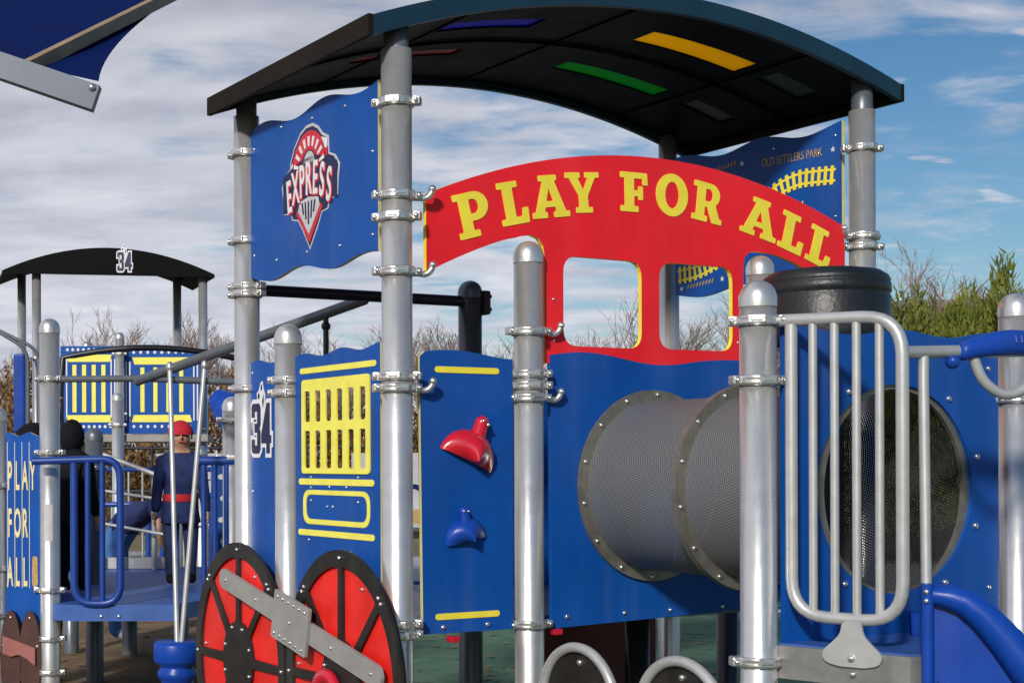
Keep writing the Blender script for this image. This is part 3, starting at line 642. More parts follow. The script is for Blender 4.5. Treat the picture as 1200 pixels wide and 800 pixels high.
for txt, x, z, sz, a in (('OLD SETTLERS PARK', -0.43, 3.178, 0.062, R(-2)),):
    me = text2d(txt, sz, 0.002, 'CENTER', 0.72)
    for v in me.vertices:
        q = v.co.copy(); v.co.x = x + q.x * math.cos(a) - q.y * math.sin(a); v.co.y = z + q.x * math.sin(a) + q.y * math.cos(a)
    flat('map_text', None, 0, pT, 0.0115, M['tan'], None, tpan, me)
for x, z in ((-0.105 - 0.05, 3.172), (-0.78, 3.212), (-1.25, 2.578), (-0.93, 2.60)):
    flat('map_star', [[(x + 0.016 * (1 if k % 2 == 0 else 0.42) * math.sin(k * pi / 5), z + 0.016 * (1 if k % 2 == 0 else 0.42) * math.cos(k * pi / 5)) for k in range(10)]], 0.002, pT, 0.0115, M['white'], None, tpan)
for x0, z0, n_ in ((-0.98, 3.203, 7), (-1.20, 2.575, 9)):      # worn, no longer legible print
    for k in range(n_): flat('map_worn_print', [bar(x0 + 0.024 * k, z0 + 0.002 * k, x0 + 0.024 * k + 0.008, z0 + 0.016 + 0.002 * k, 0.010)], 0.002, pT, 0.0115, M['tan'], None, tpan)
for y, z in ((0.14, 3.24), (0.14, 2.83), (0.55, 3.25), (0.25, 3.168), (0.77, 3.212)): bolt(tpan, pT, -y, z, 0.010, 0.7)
# ---- deck of the engine
b = MB(); b.box((1.37, 0.66, 0.895), (2.60, 1.24, 0.05), 0, None, 0.01); b.build('deck', M['steel'], T)
for x in (0.26, 0.80): MB().box((x, -0.02, 0.852), (0.045, 0.04, 0.026), 0, None, 0.006).build('red_stop', M['redp'], T)
b = MB(); b.box((2.0, 1.2, 0.36), (0.9, 0.03, 0.72), 0, None, 0.005); b.build('under_deck_panel', M['maroon'], T)
bk = [(1.43 + 1.255 * k / 24, 1.93 + 0.012 * math.sin(2 * pi * 2 * k / 24)) for k in range(25)] + [(2.685, 0.87), (1.43, 0.87)]
flat('added_back_blocker', [bk], 0.02, planeF(1.30), 0, M['blue'], M['blue'], T)  # added panel, keeps bright background from showing through the tunnel mesh
flat('added_end_blocker', [[(-1.28, 0.87), (-0.09, 0.87), (-0.09, 1.93), (-1.28, 1.93)]], 0.02, planeS(2.70), 0, M['blue'], M['blue'], T)  # second added panel, blocks the bright view past the tunnel's far end
# ---- driving wheels
def big_wheel(y, z, RV=0.567, RH=0.49):
    c = (-y, z); pl = planeS(-0.10)
    w_ = flat('wheel', [ell(c, RH * 0.97, RV * 0.97, 64)], 0.018, pl, 0, M['redw'], M['blackw'], T)
    sec = []
    for k in range(8):
        a0, a1 = R(45 * k), R(45 * (k + 1)); ga = 0.030; q = []
        for r, arc in ((0.875, [(a0 + a1) / 2 + t * (a1 - a0) * 0.5 for t in (-0.90, -0.6, -0.3, 0, 0.3, 0.6, 0.90)]), (0.33, [(a0 + a1) / 2 + t * (a1 - a0) * 0.5 for t in (0.70, 0, -0.70)])):
            q += [(c[0] + RH * r * math.cos(a), c[1] + RV * r * math.sin(a)) for a in arc]
        sec.append(r2(q, 0.012, 2))
    flat('wheel_rim', [ell(c, RH, RV, 72)] + sec, 0.016, pl, 0.018, M['blackw'], M['blackw'], w_)
    for k in range(8):
        for d in ((0,) if k % 2 == 0 else (-0.03, 0.03)):
            bolt(w_, pl, c[0] + RH * 0.94 * math.cos(R(45 * k) + d), c[1] + RV * 0.94 * math.sin(R(45 * k) + d), 0.026, 0.9)
        bolt(w_, pl, c[0] + RH * 0.29 * math.cos(R(45 * k + 22)), c[1] + RV * 0.29 * math.sin(R(45 * k + 22)), 0.026, 0.9)
    for k in range(3):
        bolt(w_, pl, c[0] + RH * 0.8 * math.cos(R(65 + 110 * k)), c[1] + RV * 0.8 * math.sin(R(65 + 110 * k)), 0.010, 0.9)
    MB().tube([(-0.10, y, z), (0.03, y, z)], 0.045, 14).build('axle', M['dark'], w_)
    return w_
W1 = big_wheel(1.258, 0.638); W2 = big_wheel(0.262, 0.655)
pl = planeS(-0.155)
rod = flat('coupling_rod', [bar(-1.335, 1.028, 0.085, 0.735, 0.095)], 0.016, pl, 0, M['rod'], M['rod'], T)
d = Vector((1.42, -0.293)).normalized(); nrm = Vector((-d.y, d.x)); c = Vector((-0.62, 0.882))
flat('rod_plate', [r2([tuple(c + d * a + nrm * e) for a, e in ((-0.165, -0.11), (0.165, -0.11), (0.165, 0.11), (-0.165, 0.11))], 0.01)], 0.014, pl, 0.016, M['rod'], M['rod'], rod)
for k in range(6):
    for e in (-0.085, 0.085):
        p = c + d * (-0.13 + 0.052 * k) + nrm * e; bolt(rod, pl, p.x, p.y, 0.023, 0.75)
bolt(rod, pl, c.x, c.y, 0.023, 0.8)
for t in (0.02, 0.25, 0.75, 0.98):
    p = Vector((-1.335, 1.028)).lerp(Vector((0.085, 0.735)), t); bolt(rod, pl, p.x, p.y, 0.008, 0.8)
MB().tube([(-0.02, 0.62, 0.882), (-0.15, 0.62, 0.882)], 0.03, 12).build('rod_pin', M['dark'], rod)
b = MB(); b.lathe([(0.05, -0.02), (0.105, -0.02), (0.115, 0.0), (0.105, 0.02), (0.05, 0.02), (0.05, -0.02)], 32)
o = b.build('hub_ring', M['redp'], W2); o.matrix_local = planeS(-0.15) @ Matrix.Translation((-0.335, 0.60, 0))
MB().lathe([(0.052, -0.05), (0.052, 0.01), (0.001, 0.01)], 20).build('hub_boss', M['blackw'], W2).matrix_local = planeS(-0.15) @ Matrix.Translation((-0.335, 0.60, 0))
# ---- small wheels under the tunnel, each with a pipe rim
for y, z in ((-0.372, 0.60), (-0.968, 0.615)):
    pl = planeS(0.655)
    w_ = flat('small_wheel', [ell((-y, z), 0.215, 0.215, 40)], 0.02, pl, 0, M['blackw'], M['blackw'], T)
    MB().tube([(0.635, y + 0.232 * math.cos(a), z + 0.232 * math.sin(a)) for a in [2 * pi * k / 48 for k in range(48)]], 0.021, 12, 0, False, True).build('pipe_rim', M['rail'], w_)
    for k in range(4): bolt(w_, pl, -y + 0.17 * math.cos(pi / 2 * k + pi / 2), z + 0.17 * math.sin(pi / 2 * k + pi / 2), 0.01, 1.3)
    MB().tube([(0.64, y, z), (0.70, y, z)], 0.03, 10).build('axle', M['dark'], w_)
    MB().tube([(0.70, y, z), (0.70, y, 0.0)], 0.024, 10).build('stand', M['dark'], w_)
# ---- chimney drum above the tunnel
b = MB(); b.lathe([(0.0002, 2.06), (0.235, 2.06), (0.252, 2.085), (0.255, 2.12), (0.255, 2.262), (0.251, 2.268), (0.251, 2.276), (0.257, 2.282), (0.256, 2.315), (0.252, 2.318), (0.252, 2.324), (0.255, 2.329), (0.246, 2.348), (0.218, 2.368), (0.15, 2.380), (0.08, 2.384), (0.0002, 2.386)], 56)
dr = b.build('chimney_drum', M['drum'], T); dr.location = (1.587, -0.80, 0)
MB().lathe([(0.13, 1.80), (0.115, 2.07)], 28).build('chimney_neck', M['drum'], dr)
# ---- small deck in front of the tunnel mouth, its rail, slide and grip (points are given in the world, then put in T's space)
TI = (Matrix.Translation((0.4094, 6.0, 0)) @ Matrix.Rotation(TH, 4, 'Z')).inverted()
def wl(x, y, z): return tuple(TI @ Vector((x, y, z)))
ZD = 0.945
pts = [(1.66, 5.17), (2.02, 4.815), (2.10, 4.83), (2.80, 5.70), (1.76, 5.22)]
def slab(name, pts, z0, z1, m, parent, conv=wl):
    n = len(pts); v = [conv(x, y, z0) for x, y in pts] + [conv(x, y, z1) for x, y in pts]
    f = [tuple(range(n))[::-1], tuple(range(n, 2 * n))] + [(i, (i + 1) % n, n + (i + 1) % n, n + i) for i in range(n)]
    return MB().add(v, f).build(name, m, parent)
dk = slab('landing_deck', pts, ZD - 0.115, ZD, M['steel'], T)
slab('deck_surface', [(1.70, 5.16), (2.02, 4.845), (2.09, 4.855), (2.77, 5.70), (1.78, 5.22)], ZD, ZD + 0.006, M['deckblue'], dk)
MB().tube([wl(2.3, 5.28, 0), wl(2.3, 5.28, ZD - 0.1)], 0.05, 14).build('deck_leg', M['dark'], dk)
# rail
Lp = Vector((1.715, 5.115)); Rp = Vector((2.008, 4.845)); dd = Rp - Lp
def rw(t, z): p = Lp + dd * t; return wl(p.x, p.y, z)
b = MB(); b.tube(rpath([rw(-0.16, 2.088), rw(1.0, 2.075), rw(1.0, 1.055), rw(0.04, 1.055), rw(0.04, 2.07)], 0.13, 7), 0.0215, 14)
gr = b.build('guard_rail', M['rail'], T)
for t in (0.235, 0.425, 0.615, 0.81): MB().tube([rw(t, 1.06), rw(t, 2.08)], 0.0148, 10).build('baluster', M['rail'], gr)
b = MB(); c = [(-0.035, 0.09), (0.035, 0.09), (0.04, 0.04), (0.075, 0.0), (0.11, -0.035), (0.10, -0.075), (0.05, -0.09), (-0.05, -0.09), (-0.10, -0.075), (-0.11, -0.035), (-0.075, 0.0), (-0.04, 0.04)]
a2 = TH + 0; ang = math.atan2(dd.y, dd.x)
plr = TI @ planeV((Lp.x, Lp.y), (Rp.x, Rp.y))
flat('rail_foot', [r2([(0.235 + x * 0.95, 0.972 + z * 0.85) for x, z in c], 0.02)], 0.012, plr, 0.006 + 0.012, M['rail'], M['rail'], gr)
bolt(gr, plr, 0.235, 0.925, 0.024, 1.2); bolt(gr, plr, 0.235, 0.87, 0.012, 1.0)
# slide
E = Vector((2.085, 4.845)); Dn = Vector((0.95, -0.31)).normalized(); Cr = Vector((0.31, 0.95)).normalized()
def sp_(s, c, z): p = E + Dn * s + Cr * c; return wl(p.x, p.y, z)
def slide():
    n = 30; Ls = 2.3; v = []; f = []
    prof = []
    def bed(s): t = max(0, s - 0.06) / (Ls - 0.06); return 0.945 - 0.80 * (t ** 0.62) if t > 0 else 0.945
    def wall(s):
        if s < 0.07: return 1.185
        t = (s - 0.07) / 0.55
        if t < 1: return 1.185 - (1.185 - 0.66) * (t * t * (3 - 2 * t)) ** 0.95
        return bed(s) + 0.16
    for k in range(n + 1):
        s = Ls * (k / n) ** 1.5; zb_ = bed(s); zw = max(wall(s), zb_ + 0.16)
        # cross section: outer lip, wall top, inner wall, bed, inner wall, wall top, outer lip
        row = [(-0.012, zb_ - 0.17), (-0.012, zw - 0.05), (-0.010, zw - 0.015), (-0.005, zw), (0.03, zw - 0.02), (0.04, zw - 0.07), (0.07, zb_ + 0.03), (0.12, zb_), (0.50, zb_), (0.55, zb_ + 0.02), (0.58, zb_ + 0.06), (0.59, zb_ + 0.08), (0.63, zb_ + 0.09), (0.665, zb_ + 0.08), (0.675, zb_ + 0.05), (0.67, zb_ - 0.17)]
        v += [sp_(s, c, z) for c, z in row]
    m = 16
    for k in range(n):
        for j in range(m - 1): f.append((k * m + j, k * m + j + 1, (k + 1) * m + j + 1, (k + 1) * m + j))
    f.append(tuple(range(m)))
    s_ = MB().add(v, f, 0, True).build('slide', M['bluep'], T); s_['label'] = 'blue moulded slide with raised side wall'
    rim = []
    for k in range(24):
        s = Ls * (k / 23) ** 1.5; rim.append(sp_(s, -0.035, max(wall(s), bed(s) + 0.16) - 0.012))
    rl = [0.026 + 0.046 * min(1, k / 8) for k in range(24)]
    MB().tube([Vector(p) - Vector((0, 0, r_ * 0.7)) for p, r_ in zip(rim, rl)], 0.03, 14, 0, True, False, None, rl).build('slide_rim', M['bluep'], s_)
    MB().tube([sp_(0.02 + 0.05 * k, -0.045, 0.845 - 0.02 * k - 0.006 * k * k) for k in range(9)], 0.026, 10).build('slide_sill', M['bluep'], s_)
    MB().tube([sp_(0.0, -0.05, 0.78), sp_(0.0, -0.05, 1.19)], 0.02, 10).build('slide_edge', M['bluep'], s_)
    for z in (1.165, 1.135): MB().ball(sp_(-0.005, -0.075, z), 0.009, 0, 8).build('bolt', M['bolt'], s_)
    MB().tube([sp_(1.9, 0.3, 0.0), sp_(1.9, 0.3, 0.17)], 0.03, 10).build('slide_leg', M['dark'], s_)
    return s_
sld = slide()
def gp_(a, off, z): return wl(2.03 + a, 4.865 + 0.14 * a - off, z)
hb = MB().tube([rw(1.0, 1.952), gp_(0.0, 0, 1.954), gp_(0.62, 0, 1.968)], 0.0215, 12).build('slide_hand_bar', M['rail'], T)
MB().tube([gp_(0.062, 0, 1.95), gp_(0.06, 0.0, 1.88), sp_(0.0, -0.005, 1.185)], 0.0175, 10).build('hand_bar_upright', M['rail'], hb)
def grip():
    n = 26; v = []; f = []; m = 16
    for k in range(n + 1):
        t = k / n; c = 0.185 + 0.40 * t; arch = math.sin(pi * min(1.0, t)); z = 1.955 + 0.034 * arch; rz = 0.030 + 0.014 * math.sin(pi * t) ; rs = 0.034 + 0.012 * math.sin(pi * t)
        if k == 0: rz *= 0.75; rs *= 0.8
        for j in range(m):
            a = 2 * pi * j / m; sq = 0.8
            v.append(gp_(c, math.copysign(abs(math.cos(a)) ** sq, math.cos(a)) * rs, z + math.copysign(abs(math.sin(a)) ** sq, math.sin(a)) * rz))
    for k in range(n):
        for j in range(m): f.append((k * m + j, k * m + (j + 1) % m, (k + 1) * m + (j + 1) % m, (k + 1) * m + j))
    f += [tuple(range(m))[::-1], tuple(n * m + j for j in range(m))]
    g = MB().add(v, f, 0, True).build('hand_grip', M['bluep'], hb)
    MB().tube(rpath([gp_(0.235, 0, 1.95), gp_(0.27, 0, 1.855), gp_(0.355, 0, 1.805), gp_(0.44, 0, 1.84), gp_(0.50, 0, 1.95)], 0.06, 6), 0.0175, 10).build('grip_loop', M['rail'], hb)
    MB().ball(gp_(0.165, 0, 1.925), 0.026, 0, 10).build('grip_collar', M['bluep'], hb)
    for k in range(6): MB().tube([gp_(0.37 + 0.021 * k, 0.042, 2.010), gp_(0.37 + 0.021 * k, 0.047, 1.985)], 0.0045, 6).build('grip_rib', M['bluep'], hb)
grip()

# ------------------------------------------------------------------ left play structure with ramp deck
Q = tag(empty('ramp_play_structure', (-1.564, 9.2, 0)), 'low blue deck play structure with railings beside the red driving wheels', 'playground')
ox, oy = -1.564, 9.2
def ql(x, y, z): return (x - ox, y - oy, z)
post(Q, 0, 0, 2.44, [(2.12, None, R(-30)), (1.655, None, R(-20)), (0.79, None, R(-10)), (0.485, None, R(-10)), (0.275, None, R(-10))])
p0 = post(Q, -1.925 - ox, 9.32 - oy, 1.89, [(1.45, None, 0), (0.92, None, 0), (0.62, None, 0), (0.38, None, 0)])
dpts = [(-1.50, 9.08), (-1.36, 9.03), (-0.77, 9.03), (-0.46, 9.62), (-0.36, 12.3), (-1.95, 12.3), (-1.78, 9.5)]
dk2 = slab('deck', dpts, 0.61, 0.71, M['deckblue'], Q, ql)
plq = planeF(9.03 - oy)
for px in (-1.22, -1.11): bolt(dk2, plq, px - ox, 0.64, 0.0, 1.1)
for x, y in ((-1.90, 12.2), (-1.4, 12.1), (-0.98, 12.2), (-0.5, 11.8), (-0.52, 9.75)): post(Q, x - ox, y - oy, 0.62, [], 'greypipe', False)
post(Q, -1.48 - ox, 10.6 - oy, 1.78, [1.55], 'greypipe')
post(Q, -0.42 - ox, 9.35 - oy, 1.95, [1.62, 1.86])
lb = [(PR + 0.0015, 1.17), (PR + 0.0015, 1.30)]
b = MB(); v = [((PR + 0.0015) * math.cos(a), (PR + 0.0015) * math.sin(a), z) for z in (1.10, 1.33) for a in [R(-115 + 50 * k / 8) for k in range(9)]]
b.add(v, [(k, k + 1, k + 10, k + 9) for k in range(8)], 0, True); b.build('post_label', M['lgrey'], [o for o in Q.children if o.name.startswith('post')][0])
# front barrier
def bluetube(pts, r, name, parent): return MB().tube([ql(*p) for p in pts], r, 12).build(name, M['bluec'], parent)
br = bluetube(rpath([(-1.64, 9.02, 1.60), (-1.10, 9.02, 1.615), (-1.10, 9.02, 0.72), (-1.385, 9.02, 0.72), (-1.385, 9.02, 1.59)], 0.12, 7), 0.024, 'barrier', Q)
for x in (-1.30, -1.21): bluetube([(x, 9.02, 0.73), (x, 9.02, 1.60)], 0.018, 'baluster', br)
br2 = bluetube(rpath([(-0.63, 9.3, 1.60), (-0.40, 9.3, 1.60)], 0.05), 0.03, 'barrier', Q)
for x in (-0.60, -0.53, -0.455): bluetube([(x, 9.3, 0.72), (x, 9.3, 1.60)], 0.018, 'baluster', br2)
# ramp rails behind
rr = MB().tube([ql(-1.62, 12.0, 1.66), ql(-1.10, 11.8, 1.47)], 0.02, 10).build('ramp_rail', M['rail'], Q)
for z0, z1 in ((1.36, 1.28), (1.09, 1.0)): MB().tube([ql(-1.62, 12.0, z0), ql(-1.05, 11.8, z1)], 0.013, 8).build('rail_bar', M['rail'], rr)
for x in (-1.62, -1.45, -1.18): MB().tube([ql(x, 11.95, 0.70), ql(x, 11.95, 1.64 - (x + 1.62) * 0.36)], 0.02, 8).build('rail_post', M['rail'], rr)
MB().box(ql(-1.33, 12.05, 0.76), (0.66, 0.05, 0.09)).build('ramp_kerb', M['rail'], Q)
# narrow panel with lettering
pv = planeV((-1.925 - ox, 9.32 - oy), (0, 0)); Lw = math.hypot(1.925 - 1.564, 0.12)
np2 = [(0.072 + (Lw - 0.11) * k / 24, 1.772 + 0.012 * math.sin(2 * pi * (0.1 + 1.9 * k / 24))) for k in range(25)] + [(Lw - 0.045, 0.58), (0.072, 0.58)]
lp = flat('letter_panel', [np2], 0.02, pv, 0, M['blue'], M['edge'], Q)
for k in range(4): flat('groove', [bar(0.085 + k * 0.052, 1.72, 0.085 + k * 0.052, 0.80, 0.005)], 0.002, pv, 0.0115, M['lgrey'], None, lp)
for row, z in (('PLAY', 1.51), ('FOR', 1.21), ('ALL', 0.90)):
    for i, ch in enumerate(row):
        me = text2d(ch, 0.25, 0.002, 'CENTER', 0.24, 0.006); ys = [v.co.y for v in me.vertices]; c = (max(ys) + min(ys)) / 2
        for v in me.vertices: v.co.x += 0.103 + i * 0.054; v.co.y = z + (v.co.y - c) * 1.0
        flat('letter', None, 0, pv, 0.0140, M['cream'], None, lp, me)
flat('small_mark', [r2([(0.262, 1.0), (0.298, 1.0), (0.302, 0.83), (0.28, 0.78), (0.260, 0.83)], 0.01)], 0.002, pv, 0.0140, M['tan'], None, lp)
for cx_ in (0.132, 0.268):
    w_ = flat('small_wheel', [ell((cx_, 0.36), 0.075, 0.30, 28)], 0.02, pv, 0.05, M['brownw'], M['blackw'], Q)
    for k in range(5): bolt(w_, pv, cx_ + 0.055 * math.cos(R(90 + 36 * (k - 2) * 2)), 0.36 + 0.255 * math.sin(R(90 + 36 * (k - 2) * 2)), 0.06, 0.9)
flat('wheel_rod', [[(0.085, 0.50), (0.315, 0.43), (0.315, 0.32), (0.26, 0.36), (0.20, 0.385), (0.14, 0.37), (0.085, 0.39)]], 0.016, pv, 0.075, M['pinkrod'], M['pinkrod'], Q)
# overhead pipes
MB().tube([ql(-1.50, 9.17, 2.115), ql(-0.93, 8.95, 2.105), ql(-0.30, 8.4, 2.05)], 0.021, 12).build('overhead_pipe', M['greypipe'], Q)
ip = MB().tube([ql(-0.99, 8.98, 2.09), ql(0.36, 7.75, 2.455)], 0.030, 14).build('inclined_pipe', M['greypipe'], Q)
MB().tube([ql(0.155, 7.95, 2.39), ql(0.155, 7.95, 2.14)], 0.016, 10).build('hanger', M['dark'], ip)
MB().ball(ql(0.155, 7.95, 2.33), 0.026, 0, 10).build('hanger_clamp', M['dark'], ip)
MB().tube([ql(-1.95 + 0.0, 12.0, 2.2)] + [ql(-1.93 + 1.55 * k / 16, 12.0, 2.36 + 0.17 * math.sin(pi * (0.18 + 0.72 * k / 16))) for k in range(17)] + [ql(-0.36, 12.0, 0.7)], 0.026, 10).build('arched_pipe', M['dark'], Q)
MB().tube([ql(-1.95, 12.0, 0.7), ql(-1.95, 12.0, 2.2)], 0.026, 10).build('arch_leg', M['dark'], Q)

# hanging pod
hp = tag(empty('hanging_pod', (-0.70, 8.42, 0)), 'blue stepped pod hung on two pale poles beside the driving wheels', 'play pod')
b = MB(); b.lathe([(0.0002, 0.16), (0.075, 0.16), (0.085, 0.19), (0.09, 0.25), (0.105, 0.275), (0.105, 0.305), (0.09, 0.325), (0.09, 0.335), (0.112, 0.355), (0.115, 0.385), (0.095, 0.41), (0.095, 0.42), (0.128, 0.44), (0.137, 0.455), (0.137, 0.545), (0.128, 0.56), (0.0002, 0.56)], 32)
b.build('pod_body', M['bluep'], hp)
for x0, x1, z1, y1 in ((-0.0, -0.065, 2.16, 0.32), (0.025, 0.155, 2.16, 0.15)):
    pl_ = MB().tube([(x0, 0, 0.55), (x1, y1, z1)], 0.0155, 10).build('pole', M['rail'], hp)
    MB().ball((x1, y1, z1), 0.024, 0, 10, None, (1, 1, 1.5)).build('pole_clamp', M['clamp'], pl_)

# ------------------------------------------------------------------ far canopy structure
K = tag(empty('canopy_play_structure', (-2.6, 20.6, 0)), 'far play structure under a black arched canopy with a white 34 emblem', 'playground')
kx, ky = -2.6, 20.6
def kl(x, y, z): return (x - kx, y - ky, z)
for x, y, tp in ((-3.684, 20.6, 4.30), (-1.334, 20.6, 4.24), (-4.10, 21.7, 4.36), (-1.79, 21.7, 4.30)): post(K, x - kx, y - ky, tp, [3.05, 2.05], cap=False)
post(K, -2.464 - kx, 20.2 - ky, 3.32, [3.08, 2.25])
post(K, -3.02 - kx, 20.9 - ky, 3.25, [])
def can():
    xa, xb = -4.135, -1.16; n = 24; b = MB(); v = []; f = []
    for y, sh, dz in ((20.42, 0, 0), (20.47, 0, 0)):
        for k in range(n + 1):
            t = k / n; x = xa + (xb - xa) * t; zt = 4.27 - 0.065 * t + 0.345 * (1 - (2 * t - 1) ** 2); zl = 4.235 - 0.065 * t - 0.0 * (1 - (2 * t - 1) ** 2)
            v += [(x - kx, y - ky, zl), (x - kx, y - ky, zt)]
    m = (n + 1) * 2
    for k in range(n):
        f += [(2 * k, 2 * k + 2, 2 * k + 3, 2 * k + 1), (m + 2 * k, m + 2 * k + 1, m + 2 * k + 3, m + 2 * k + 2), (2 * k + 1, 2 * k + 3, m + 2 * k + 3, m + 2 * k + 1), (2 * k, m + 2 * k, m + 2 * k + 2, 2 * k + 2)]
    f += [(0, 1, m + 1, m), (2 * n, m + 2 * n, m + 2 * n + 1, 2 * n + 1)]
    b.add(v, f); g = b.build('gable', M['roofdark'], K)
    b = MB(); v = []; f = []
    for y, sx in ((20.47, 0.0), (22.0, -0.42)):
        for k in range(n + 1):
            t = k / n; x = xa + (xb - xa) * t + sx; zt = 4.27 - 0.065 * t + 0.345 * (1 - (2 * t - 1) ** 2)
            v += [(x - kx, y - ky, zt - 0.04), (x - kx, y - ky, zt)]
    for k in range(n):
        f += [(2 * k, 2 * k + 2, m + 2 * k + 2, m + 2 * k), (2 * k + 1, m + 2 * k + 1, m + 2 * k + 3, 2 * k + 3)]
    f += [(0, m, m + 1, 1), (2 * n, 2 * n + 1, m + 2 * n + 1, m + 2 * n)]
    f += [(m + 2 * k, m + 2 * k + 2, m + 2 * k + 3, m + 2 * k + 1) for k in range(n)]
    b.add(v, f); b.build('canopy_roof', M['roofdark'], K)
    emblem34(g, planeF(20.42 - ky), -2.42 - kx, 4.43, 0.36, 0.004, 0.9)
can()
def temple(x0, x1, z0, z1, name='temple_panel'):
    pl = planeF(20.32 - ky); x0 -= kx; x1 -= kx; w_ = x1 - x0
    p = flat(name, [[(x0, z0), (x1, z0), (x1, z1), (x0, z1)]], 0.03, pl, 0, M['blue'], M['blue'], K)
    c0 = x0 + 0.16 * w_; c1 = x1 - 0.16 * w_; mz = z0 + 0.30 * (z1 - z0)
    flat('temple_top', [[(c0 - 0.05, z1 - 0.12), (c1 + 0.05, z1 - 0.12), (c1 + 0.02, z1 - 0.22), (c0 - 0.02, z1 - 0.22)]], 0.003, pl, 0.017, M['lemon'], None, p)
    for k in range(4):
        x = c0 + (c1 - c0) * (k + 0.5) / 4; flat('temple_column', [[(x - 0.028, z0 + 0.30), (x + 0.028, z0 + 0.30), (x + 0.028, z1 - 0.26), (x - 0.028, z1 - 0.26)]], 0.003, pl, 0.017, M['lemon'], None, p)
    flat('temple_base', [[(c0 - 0.06, z0 + 0.16), (c1 + 0.06, z0 + 0.16), (c1 + 0.03, z0 + 0.26), (c0 - 0.03, z0 + 0.26)]], 0.003, pl, 0.017, M['lemon'], None, p)
    for x in (x0 + 0.035, x0 + 0.085, x1 - 0.085, x1 - 0.035): flat('temple_line', [[(x - 0.009, z0 + 0.18), (x + 0.009, z0 + 0.18), (x + 0.009, z1 - 0.18), (x - 0.009, z1 - 0.18)]], 0.003, pl, 0.017, M['white'], None, p)
    for k in range(9):
        for z in (z1 - 0.05, z0 + 0.10):
            x = c0 - 0.03 + (c1 - c0 + 0.06) * k / 8; flat('temple_dot', [ell((x, z), 0.020, 0.022, 10)], 0.003, pl, 0.017, M['white'], None, p)
temple(-3.30, -2.51, 1.98, 3.20); temple(-2.42, -1.36, 1.98, 3.16)
MB().box(kl(-2.7, 21.0, 1.92), (2.9, 1.5, 0.10)).build('deck', M['steel'], K)
for x, y in ((-3.9, 21.3), (-1.4, 21.3)): post(K, x - kx, y - ky, 1.9, [], 'greypipe', False)
for k in range(2): MB().tube(rpath([kl(-4.9 + 0.1 * k, 20.3, 3.85 - 0.12 * k), kl(-3.75 + 0.15 * k, 20.3, 3.15), kl(-3.75 + 0.15 * k, 20.3, 1.97)], 0.2, 6), 0.025, 10).build('hand_rail', M['greypipe'], K)
MB().box(kl(-3.88, 20.35, 2.55), (0.16, 0.08, 1.10), 0, None, 0.03).build('slide_side', M['bluep'], K)
# blue spiral slide end behind the pod poles
n = 18; b = MB(); b.tube([kl(-1.10, 20.2, 2.45), kl(-0.92, 20.0, 2.30), kl(-0.72, 19.8, 1.95)], 0.22, 16, 0, True, False, None, [0.16, 0.26, 0.22]); b.build('slide_tube', M['bluep'], K)
MB().tube([kl(-0.72, 19.8, 0), kl(-0.72, 19.8, 1.9)], 0.05, 12).build('slide_support', M['rail'], K)

# ------------------------------------------------------------------ shade sail
SS = tag(empty('shade_sail', (-2.3, 9.0, 0)), 'navy fabric shade sail on a galvanised beam against cloudy sky', 'shade sail')
sx, sy = -2.3, 9.0
A_ = Vector((-2.6, 9.0, 4.30)); B_ = Vector((-1.235, 9.0, 3.83))
dv = (B_ - A_).normalized(); up = Vector((0, 1, 0)).cross(dv) * -1
up = Vector((-dv.z, 0, dv.x)); up = up if up.z > 0 else -up
def sll(v): return (v.x - sx, v.y - sy, v.z)
v = []
for p, h in ((A_, 0.075), (B_, 0.078)):
    for s, e in ((-1, -1), (-1, 1), (1, 1), (1, -1)): v.append(sll(p + up * h * s + Vector((0, 0.05 * e, 0))))
bm_ = MB().add(v, [(0, 1, 2, 3), (4, 7, 6, 5), (0, 4, 5, 1), (1, 5, 6, 2), (2, 6, 7, 3), (3, 7, 4, 0)]).build('beam', M['beam'], SS)
MB().ball(sll(B_ + Vector((-0.02, -0.05, 0.06))), 0.025, 0, 10).build('shackle', M['bolt'], bm_)
MB().tube([sll(Vector((-2.55, 9.0, 0))), sll(Vector((-2.55, 9.0, 4.3)))], 0.07, 16).build('mast', M['beam'], SS)
# fabric: from the beam corner up and back, with a hollow free edge
c0 = Vector((-1.225, 9.02, 3.945)); c1 = Vector((-0.70, 11.6, 5.45)); c2 = Vector((-3.4, 9.6, 4.45)); c3 = Vector((-3.4, 11.8, 5.75))
n = 16; v = []; f = []
for i in range(n + 1):
    t = i / n
    eR = c0.lerp(c1, t) + Vector((-0.20, 0, -0.05)) * 4 * t * (1 - t); eL = c2.lerp(c3, t)
    for j in range(n + 1):
        q = j / n; p = eR.lerp(eL, q); p += Vector((0, 0, 0.03)) * 4 * q * (1 - q) * (1 - t) ** 1.5; v.append(sll(p))
for i in range(n):
    for j in range(n): f.append((i * (n + 1) + j, i * (n + 1) + j + 1, (i + 1) * (n + 1) + j + 1, (i + 1) * (n + 1) + j))
MB().add(v, f, 0, True).build('fabric', M['sail'], SS)
ra = Vector((-1.70, 9.03, 4.02)); rb = Vector((-0.85, 11.3, 5.26)); rd = (rb - ra).normalized()
sdx = rd.cross(Vector((0, 0, 1))).normalized() * 0.038; sup = sdx.cross(rd).normalized() * 0.04
v = [sll(p + sdx * a + sup * e) for p in (ra, rb) for a, e in ((-1, -1), (1, -1), (1, 1), (-1, 1))]
MB().add(v, [(0, 1, 2, 3), (4, 7, 6, 5), (0, 4, 5, 1), (1, 5, 6, 2), (2, 6, 7, 3), (3, 7, 4, 0)]).build('rafter', M['tanbeam'], SS)

